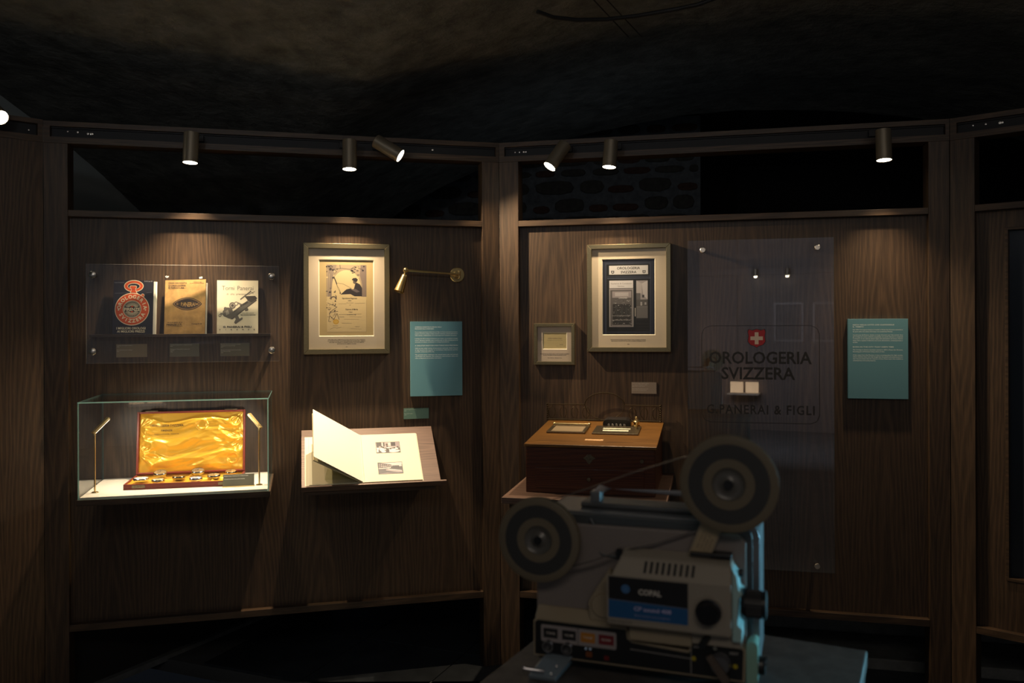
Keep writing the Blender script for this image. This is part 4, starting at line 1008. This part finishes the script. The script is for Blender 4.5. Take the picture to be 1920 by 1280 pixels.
# pierced brass gallery with a central arch
DARKBR = add_noise(mat('blackened_brass', (.07, .055, .035), .38, .9), 200, .2)
gal = thing('brass_gallery', 'low pierced brass gallery with a round arch at the back of the writing desk', 'gallery rail', 'w2', (.455, .01, 1.086))
gy = .006
def top_z(y): return 1.0515+(y-DYF+.008)/(DYB-DYF+.008)*.0335
gz = top_z(gy)+.0005
part('top_bar', M().tube([(.212, gy, gz+.070), (.375, gy, gz+.071)]+[(.4615+.070*math.cos(R(180-k*12))*1.22, gy, gz+.071+.052*math.sin(R(k*12))) for k in range(0, 16)]+[(.548, gy, gz+.071), (.699, gy, gz+.069)], .0022, 8), DARKBR, gal)
part('bottom_bar', M().tube([(.212, gy, gz+.004), (.699, gy, gz+.004)], .0035, 8), DARKBR, gal)
for x in (.212, .699):
    m = M()
    for k in range(8): m.ball((x, gy, gz+.004+k*.0095), .0048, 8)
    part('rope_post', m, DARKBR, gal)
for k in range(10):
    xx = .232+k*.0498
    if abs(xx-.4615) < .075: continue
    q = [(xx+.015*math.cos(R(c)), gy, gz+.037+.024*math.sin(R(c))) for c in range(0, 361, 30)]
    part('scroll', M().tube(q, .0016, 6, cap=False).tube([(xx, gy, gz+.006), (xx, gy, gz+.068)], .0012, 6), DARKBR, gal)
part('arch_ring', M().tube([(.4615+.085*math.cos(R(c)), gy, gz+.070-.062*math.sin(R(c))) for c in range(0, 181, 15)], .0015, 6), DARKBR, gal)
# left paper tray, right inkstand, label on the lid
SLD = math.atan2(.0335, DYB-DYF+.008)
fd = frame('w2') @ Matrix.Translation((0, DYF-.008, 1.0516)) @ Matrix.Rotation(SLD, 4, 'X')
pt_ = thing('paper_tray', 'flat brass-edged blotter frame lying on the left of the desk lid', 'tray', fd, (.33, .3, 0))
m = M(); m.ring((.262, .418, -.37, -.215), (.276, .404, -.356, -.229), .0005, .0075); m.v = [(v[0], -v[2], v[1]) for v in m.v]
part('frame', m, OLDBRASS, pt_, .001)
part('blotter', M().box(.275, .405, .228, .357, .0004, .0045), mat('worn_leather', (.20, .15, .09), .5), pt_)
part('pen_bar', M().tube([(.268, .378, .009), (.412, .378, .009)], .0045, 10).ball((.266, .378, .009), .007, 10).ball((.414, .378, .009), .007, 10), BRASS, pt_)
ik = thing('inkstand', 'ornate brass inkstand with a dark wooden lid lying on the right of the desk', 'inkstand', fd, (.54, .3, 0))
m = M(); m.ring((.445, .628, -.375, -.212), (.478, .595, -.345, -.245), .0005, .006); m.v = [(v[0], -v[2], v[1]) for v in m.v]
part('tray_rim', m, OLDBRASS, ik, .001)
part('tray', M().box(.476, .597, .243, .347, .0004, .003), OLDBRASS, ik)
part('paper', M().box(.482, .585, .262, .285, .0032, .006), PAGE, ik)
part('paper', M().box(.480, .590, .292, .310, .0032, .009), PAGE, ik)
m = M().prism([(.470, .0), (.470, .018), (.476, .028), (.488, .034), (.566, .034), (.578, .028), (.584, .018), (.584, .0)], .375, .43)
m.v = [(v[0], v[1], v[2]+.0005) for v in m.v]
part('blotter_rocker', m, mat('black_wood', (.012, .010, .010), .35), ik, .002)
for k in range(5): part('stud', M().lathe([(0, 0), (.005, .001), (.006, .003)], (.495+k*.016, .3715, .010), (0, 1, 0), 12), STEEL, ik)
part('inkwell', M().lathe([(.016, 0), (.016, .004), (.010, .008), (.012, .020), (.015, .022), (.008, .028), (0, .030)], (.606, .40, .0005), (0, 0, 1), 20), BRASS, ik)
part('seal_handle', M().tube([(.612, .335, .008), (.615, .33, .030), (.610, .34, .045)], [.003, .005, .004], 10).ball((.611, .34, .048), .006, 10), BRASS, ik)
solo('desk_label', M().box(.435, .505, .085, .112, .0004, .0016), add_noise(mat('worn_paper_label', (.55, .33, .15), .7), 120, .2), 'small worn paper label on the front of the desk lid', 'label', fd, (.47, .1, .0004))

# ------------------------------------------------------------ foreground table and projector
tb = thing('projector_table', 'dark grey table in the foreground under the film projector', 'table', 'tb', (-.27, -.4, 0))
part('table_top', M().box(-.545, 0, -.80, 0, .902, .930), add_noise(mat('table_laminate', (.072, .064, .058), .5), 30, .2, .05), tb, .003)
part('side_panel', M().box(-.030, -.004, -.79, -.006, 0, .9015), mat('table_side', (.09, .088, .088), .5), tb, .002)
part('side_panel', M().box(-.541, -.515, -.79, -.006, 0, .9015), mat('table_side'), tb, .002)
part('back_panel', M().box(-.5145, -.0305, -.03, -.006, 0, .9015), mat('table_side'), tb)
TAUPE_P = add_noise(mat('projector_grey', (.20, .172, .158), .55), 600, .2, .08, bdist=.0003, darker=.92, lighter=1.08)
CREAM = mat('projector_cream', (.30, .245, .165), .5); CREAM2 = mat('projector_beige', (.29, .255, .205), .5)
ALU = mat('projector_aluminium', (.22, .23, .24), .32, .6)
DKP = mat('projector_black', (.008, .009, .010), .35); CHR = mat('chrome', (.7, .7, .72), .15, 1)
REELC = mat('reel_flange', (.145, .118, .078), .6)
pj = thing('film_projector', 'old cine film projector with two reels in the foreground', 'projector', 'pr', (.17, .07, .9302))
def rrect(x0, x1, z0, z1, r, n=6):
    P_ = []
    for cx_, cz_, q0 in ((x1-r, z0+r, -90), (x1-r, z1-r, 0), (x0+r, z1-r, 90), (x0+r, z0+r, 180)):
        P_ += [(cx_+r*math.cos(R(q0+90*k/n)), cz_+r*math.sin(R(q0+90*k/n))) for k in range(n+1)]
    return P_
part('case', M().prism(rrect(-.006, .357, .946, 1.187, .022), .040, .155, smooth=False), ALU, pj, .002)
part('case_rim', M().prism(rrect(-.002, .347, .950, 1.184, .020), .030, .0399), mat('blue_rim', (.08, .09, .095), .35, .4), pj, .0015)
part('face_plate', M().prism([(-.004, .96), (.338, .96), (.338, 1.160), (.328, 1.172), (.085, 1.170), (.06, 1.170), (-.004, 1.165)], .022, .0299), TAUPE_P, pj, .003)
m = M().tube([(.088, .028, 1.178), (.098, .027, 1.165), (.099, .026, 1.135), (.108, .025, 1.122), (.140, .024, 1.119)], .0035, 10)
part('panel_seam', m, mat('blue_rim'), pj)
# top spine and handle
part('top_spine', M().box(.06, .32, .07, .125, 1.1872, 1.196), mat('spine_grey', (.07, .075, .08), .4), pj, .003)
part('handle', M().tube([(.082, .095, 1.190), (.083, .095, 1.208), (.090, .095, 1.216), (.110, .095, 1.217), (.290, .095, 1.216), (.310, .095, 1.209), (.313, .095, 1.191)], .0072, 12), mat('handle_grey', (.32, .29, .28), .6, 0), pj)
part('handle_clip', M().box(.074, .092, .082, .108, 1.1905, 1.213), ALU, pj, .002)
# control panel: cream rim with a black face
CPO = [(-.003, .9515), (.337, .9515), (.3385, 1.000), (.336, 1.0055), (.2565, 1.0065), (.2535, 1.004), (.2535, .994), (.250, .9905), (.163, .9955), (.158, .999), (.157, 1.010), (.153, 1.0145), (.004, 1.0145), (-.003, 1.009)]
def inset(pts, e):
    cx_ = sum(p[0] for p in pts)/len(pts); n = len(pts); out = []
    for i in range(n):
        p0, p1, p2 = Vector(pts[i-1]), Vector(pts[i]), Vector(pts[(i+1) % n])
        d1 = (p1-p0).normalized(); d2 = (p2-p1).normalized(); nn = Vector((-(d1.y+d2.y), d1.x+d2.x)); nn = nn.normalized() if nn.length > 1e-6 else nn
        out.append(tuple(p1+nn*e/max(.5, abs(nn.dot(Vector((-d1.y, d1.x)))))))
    return out
part('control_panel_rim', M().prism(CPO, .0005, .0219), CREAM, pj, .0012)
part('control_panel', M().prism(inset(CPO, .0035), -.0006, .0006), DKP, pj)
part('control_ledge', M().prism([(.0006, 1.0146), (.0219, 1.0146), (.0219, 1.030), (.018, 1.030)], 0, .155, plane='yz'), CREAM, pj, .001)
part('lower_skirt', M().box(.005, .335, .006, .0395, .9465, .9512), DKP, pj)
a = Art(-.0010, .000010)
a.poly(rrect(.011, .1375, .9775, 1.0050, .003), (.28, .25, .25))
a.rect(.0735, .9775, .0745, 1.005, (.05, .05, .05))
for x0_, x1_, c_, tx in ((.0150, .0395, (.008, .008, .010), 'TONE'), (.0470, .0705, (.008, .008, .010), 'VOLUME'), (.0785, .1025, (.42, .17, .02), 'TONE'), (.1085, .1335, (.16, .012, .018), 'RECORD')):
    a.rect(x0_, .9835, x1_, .9995, c_); a.text(tx, (x0_+x1_)/2, .9900, .0048, (.55, .5, .45), 'CENTER', bold=.02, width=.015)
a.rect(.0870, .9605, .0975, .9695, (.16, .045, .008)); a.rect(.1175, .9590, .1255, .9660, (.14, .006, .006))
a.line([(.160, .9820), (.2555, .9790)], .0016, (.22, .21, .2))
a.line([(.2560, .9560), (.2560, 1.0020)], .0012, (.25, .24, .23)); a.text('ELE', .2640, .9970, .0055, (.4, .38, .36), 'CENTER', bold=.02); a.text('LIGHT', .3210, .9935, .0050, (.4, .38, .36), 'CENTER', bold=.02, width=.013)
a.disc(.2600, .9800, .0036, (.40, .32, .01), 16); a.disc(.3230, .9755, .0036, (.40, .32, .01), 16); a.disc(.2925, 1.0000, .003, (.3, .3, .25), 16)
part('panel_print', a, PRINT, pj, fix=False)
for x in (.0250, .0575):
    part('volume_knob', M().lathe([(.0065, .0), (.0070, -.010), (.0093, -.010), (.0095, 0)], (x, -.0012, .9725), (0, 1, 0), 24), CHR, pj, label='clear ringed knob')
    part('knob_pointer', M().box(x+.002, x+.009, -.010, -.006, .9775, .9805), CHR, pj)
for x in (.0890, .0960): part('toggle', M().tube([(x, -.001, .9745), (x, -.008, .9765)], .0018, 8), CHR, pj)
part('selector_dial', M().lathe([(0, -.012), (.014, -.011), (.017, -.004), (.0175, 0)], (.300, -.0012, .9770), (0, 1, 0), 28), mat('smoked_plastic', (.09, .09, .10), .15, .2, coat=.8), pj)
m = M().prism([(.280, .9905), (.289, .9960), (.318, .9580), (.306, .9520)], -.020, -.0135); part('selector_lever', m, mat('lever_brown', (.10, .075, .06), .3), pj, .002)
m = M().lathe([(0, -.026), (.010, -.026), (.011, -.024), (.011, 0)], (.280, 0, 1.0125), (0, 1, 0), 20)
m.v = [(v[0]+.006*(v[1]/.026+1), v[1], v[2]+.008*(v[1]/.026+1)) for v in m.v]; part('push_rod', M().tube([(.2765, -.036, 1.0140), (.2880, .015, 1.0240)], .0058, 14), mat('rod_black', (.03, .035, .04), .25, .3), pj)
# end piece in pale green with a screw knob
part('end_block', M().prism(rrect(.3388, .3560, .9480, 1.0150, .007), .000, .0395), mat('pale_green_plastic', (.24, .42, .34), .3), pj, .003)
part('side_knob', M().lathe([(0, .010), (.012, .010), (.014, .007), (.014, 0)], (.3562, .018, .975), (1, 0, 0), 20), DKP, pj)
part('side_knob_cap', M().lathe([(0, .013), (.006, .012), (.007, .0102)], (.3562, .018, .982), (1, 0, 0), 14), CHR, pj)
# film gate housing
HX0, HX1 = .1285, .3200
m = M(); prof = [(-.030, 1.0275), (-.030, 1.1060), (-.012, 1.1320), (.0215, 1.1400), (.0215, 1.0275)]
m.prism(prof, HX0, HX1, plane='yz')
m.v = [((v[0]+(.018 if v[0] < .2 and v[2] > 1.12 else .006 if v[0] < .2 and v[2] > 1.10 else 0)), v[1], v[2]) for v in m.v]
part('gate_housing', m, CREAM2, pj, .004)
part('side_cheek', M().prism([(HX1+.0003, 1.0200), (HX1+.0145, 1.0200), (HX1+.0145, 1.040), (HX1+.008, 1.046), (HX1+.010, 1.085), (HX1+.016, 1.094), (HX1+.010, 1.098), (HX1+.007, 1.120), (HX1+.0003, 1.130)], -.022, .0215), mat('cheek_cyan_lit', (.33, .50, .50), .4), pj, .0015)  # cyan side light is put into the cheek's colour
part('step_block', M().box(.2585, .3330, -.012, .0215, 1.0068, 1.0272), CREAM2, pj, .0015)
part('rail_under_housing', M().prism([(-.010, 1.0000), (-.010, 1.0200), (.0215, 1.0272), (.0215, .9960)], .160, .2580, plane='yz'), CREAM, pj, .0015)
a = Art(-.0303, .000010)
a.rect(.1315, 1.0400, .2560, 1.1050, (.004, .004, .006)); a.poly([(.1315, 1.0400), (.2560, 1.0400), (.2560, 1.0650), (.1315, 1.0680)], (.008, .085, .24))
a.line([(.1315, 1.0685), (.2560, 1.0655)], .0012, (.12, .14, .2))
a.disc(.1590, 1.0865, .0068, (.05, .16, .36), 24); a.circ(.1590, 1.0865, .0045, .0008, (.02, .06, .15), 20)
a.text('COPAL', .1970, 1.0800, .0118, (.50, .47, .42), 'CENTER', bold=.04, width=.036)
a.text('CP sound 408', .2010, 1.0545, .0088, (.40, .38, .60), 'CENTER', bold=.03, width=.058); a.text('8mm sound movie projector', .2010, 1.0455, .0052, (.18, .20, .36), 'CENTER', bold=.02, width=.056)
a.text('COPAL PROJECTOR', .1510, 1.0330, .0040, (.10, .09, .08), 'CENTER', bold=.02); a.text('FOCUS', .286, 1.0855, .0042, (.12, .11, .1), 'CENTER')
part('name_plate', a, PRINT, pj, fix=False, label='black and blue maker plate with white lettering')
part('plate_rim', M().ring((.1295, .2580, 1.0380, 1.1070), (.1318, .2557, 1.0403, 1.1047), -.0312, -.0301), CREAM2, pj)
# vents on the sloping shoulder
dvy, dvz = .018, .026; ln_ = math.hypot(dvy, dvz)
for k in range(9):
    x = .186+k*.0092; m = M()
    y_, z_ = -.030+.25*dvy, 1.1060+.25*dvz; y2_, z2_ = -.030+.85*dvy, 1.1060+.85*dvz; ny_, nz_ = -dvz/ln_*.0006, dvy/ln_*.0006
    m.add([(x, y_+ny_, z_+nz_), (x+.0042, y_+ny_, z_+nz_), (x+.0052, y2_+ny_, z2_+nz_), (x+.001, y2_+ny_, z2_+nz_),
           (x, y_-ny_*2, z_-nz_*2), (x+.0042, y_-ny_*2, z_-nz_*2), (x+.0052, y2_-ny_*2, z2_-nz_*2), (x+.001, y2_-ny_*2, z2_-nz_*2)],
          [(0, 1, 2, 3), (7, 6, 5, 4), (0, 4, 5, 1), (1, 5, 6, 2), (2, 6, 7, 3), (3, 7, 4, 0)])
    part('vent_slot', m, DKP, pj)
part('top_black_cover', M().box(.255, .318, -.004, .0215, 1.1402, 1.1455), DKP, pj, .001)
part('film_guard', M().prism([(.0930, 1.0185), (.1280, 1.0185), (.1280, 1.100), (.1240, 1.104), (.0930, 1.055), (.0900, 1.045)], .004, .0215), CREAM, pj, .002)
part('guard_boss', M().lathe([(0, -.004), (.018, -.004), (.0195, -.002), (.0195, 0)], (.1150, .004, 1.0450), (0, 1, 0), 28), CREAM, pj)
part('sprocket', M().lathe([(0, -.014), (.006, -.014), (.006, -.010), (.0035, -.010), (.0035, 0)], (.1400, .0219, 1.1320), (0, 1, 0), 16), DKP, pj)
part('focus_knob', M().lathe([(0, -.016), (.0150, -.016), (.0165, -.014), (.0165, -.003), (.0195, -.002), (.0195, 0)], (.2860, -.0302, 1.0640), (0, 1, 0), 32), mat('gloss_black', (.006, .006, .008), .15), pj)
part('knob_bezel', M().lathe([(.0200, 0), (.0232, -.001), (.0240, .0002)], (.2860, -.0302, 1.0640), (0, 1, 0), 32), CREAM2, pj)
m = M().lathe([(0, 0), (.0215, 0), (.0230, .003), (.0230, .006)], (.3340, -.006, 1.0760), (1, 0, 0), 36)
m.lathe([(.0190, .006), (.0190, .030), (.0215, .031), (.0215, .035), (.016, .036), (0, .034)], (.3340, -.006, 1.0760), (1, 0, 0), 36)
part('projection_lens', m, DKP, pj)
m = M()
for k in range(26):
    q = 2*math.pi*k/26; m.tube([(.3405, -.006+.0195*math.cos(q), 1.076+.0195*math.sin(q)), (.3630, -.006+.0195*math.cos(q), 1.076+.0195*math.sin(q))], .0012, 5)
part('lens_ribs', m, mat('rib_black', (.08, .08, .085), .25, .6), pj)
part('rear_knob', M().lathe([(0, 0), (.006, 0), (.006, .006)], (.3282, .005, 1.118), (1, 0, 0), 12), DKP, pj)
# reel arm on the right and short arm on the left
c0, c1 = (.2680, 1.1390), (.3150, 1.2560); dx_, dz_ = c1[0]-c0[0], c1[1]-c0[1]; l_ = math.hypot(dx_, dz_); ux_, uz_ = dx_/l_, dz_/l_
def capsule(c0, c1, r0, r1, n=10):
    q0 = math.degrees(math.atan2(c1[1]-c0[1], c1[0]-c0[0]))
    return [(c0[0]+r0*math.cos(R(q0+90+180*k/n)), c0[1]+r0*math.sin(R(q0+90+180*k/n))) for k in range(n+1)]+[(c1[0]+r1*math.cos(R(q0-90+180*k/n)), c1[1]+r1*math.sin(R(q0-90+180*k/n))) for k in range(n+1)]
part('right_reel_arm', M().prism(capsule(c0, c1, .0165, .0165), .006, .0205), CREAM, pj, .002)
a = Art(.0056, .000010)
def armT(s_, t_): return (c0[0]+ux_*s_-uz_*t_, c0[1]+uz_*s_+ux_*t_)
a.T = lambda x, y: armT(x, y); a.poly([(.002, -.013), (.055, -.013), (.055, .013), (.002, .013)], (.36, .28, .17))
for k in range(4): a.text(('REEL TAKE-UP', 'USE 600FT', 'SUPER 8', 'FORWARD')[k], .010, .006-k*.0055, .0042, (.08, .06, .05), width=.030-.002*k)
part('arm_label', a, PRINT, pj, fix=False)
part('left_reel_arm', M().prism(capsule((.060, 1.150), (.0105, 1.1465), .013, .012), .008, .0215), CREAM, pj, .002)
def reel(cx_, cz_, y, r, side):
    g = 'rear' 
    rt = part('reel', M().lathe([(r*.345, .0), (r, 0), (r, .0015), (r*.345, .0015)], (cx_, y+.0125, cz_), (0, 1, 0), 64, closed=True), REELC, pj)
    part('outer_flange', M().lathe([(r*.83, 0), (r*.985, 0), (r, .0006), (r, .0016), (r*.83, .0016)], (cx_, y, cz_), (0, 1, 0), 72, closed=True), REELC, rt)
    part('inner_flange', M().lathe([(r*.345, 0), (r*.53, 0), (r*.53, .0016), (r*.345, .0016)], (cx_, y, cz_), (0, 1, 0), 56, closed=True), REELC, rt)
    part('clear_web', M().lathe([(r*.53, 0), (r*.83, 0), (r*.83, .0010), (r*.53, .0010)], (cx_, y+.0005, cz_), (0, 1, 0), 64, closed=True), mat('smoked_web', (.034, .034, .033), .45), rt)
    part('wound_film', M().lathe([(r*.34, .0025), (r*.80, .0025), (r*.80, .0115), (r*.34, .0115)], (cx_, y, cz_), (0, 1, 0), 64, closed=True), mat('film_pack', (.02, .018, .018), .25), rt)
    part('hub', M().lathe([(r*.06, .001), (r*.10, -.001), (r*.20, .003), (r*.30, .002), (r*.34, -.0005), (r*.345, .006)], (cx_, y, cz_), (0, 1, 0), 48), mat('reel_hub', (.10, .095, .085), .3), rt)
    part('spindle', M().lathe([(0, -.004), (r*.095, -.004), (r*.10, -.002), (r*.10, .02)], (cx_, y, cz_), (0, 1, 0), 24), DKP, rt)
reel(.0105, 1.1465, -.014, .0690, 'left'); reel(.3150, 1.2560, -.014, .0735, 'right')
def ribbon(pts, w_, y, name, mt, th=.0003):
    m = M(); n = len(pts)
    for (x, z) in pts: m.v += [(x, y, z), (x, y+w_, z), (x, y+w_, z+th), (x, y, z+th)]
    for i in range(n-1):
        for q in range(4): m.f.append((4*i+q, 4*i+(q+1) % 4, 4*i+4+(q+1) % 4, 4*i+4+q)); m.mi.append(0); m.c.append((1,)*3); m.sm.append(False)
    return part(name, m, mt, pj)
FILM = mat('film_strip', (.10, .095, .09), .18, .3)
ribbon([(.030, 1.2115), (.09, 1.2335), (.17, 1.2660), (.245, 1.2925), (.262, 1.296)], .008, -.012, 'film_strip', FILM, .0012)
ribbon([(.058, 1.104), (.10, 1.118), (.140, 1.1362)], .008, -.010, 'film_strip', FILM, .0008)
ribbon([(.146, 1.1345), (.20, 1.1500), (.262, 1.176), (.290, 1.190)], .006, .008, 'film_strip', FILM, .0008)
# feet
m = M().prism([(-.030, .9600), (.010, .9600), (.010, .9505), (-.075, .9303), (-.080, .9303), (-.082, .9380)], .022, .068, plane='yz')
m.v = [(v[0]-(.018 if v[1] < -.05 else 0), v[1]+.035, v[2]) for v in m.v]
part('front_foot', m, mat('foot_blue_grey', (.20, .25, .29), .35, .3), pj, .002)
part('foot_lever', M().tube([(.030, -.045, .946), (.000, -.048, .9475), (-.004, -.048, .948)], [.003, .003, .005], 10), CHR, pj)
part('foot_screw', M().ball((.046, -.030, .950), .003, 10).ball((.041, -.044, .943), .003, 10), CHR, pj)
for x in (.05, .31): part('rear_foot', M().lathe([(.011, 0), (.012, .016), (0, .016)], (x, .12, .9303), (0, 0, 1), 18), DKP, pj)
part('rear_foot', M().lathe([(.011, 0), (.012, .0185), (0, .0185)], (.31, .05, .9303), (0, 0, 1), 18), DKP, pj)
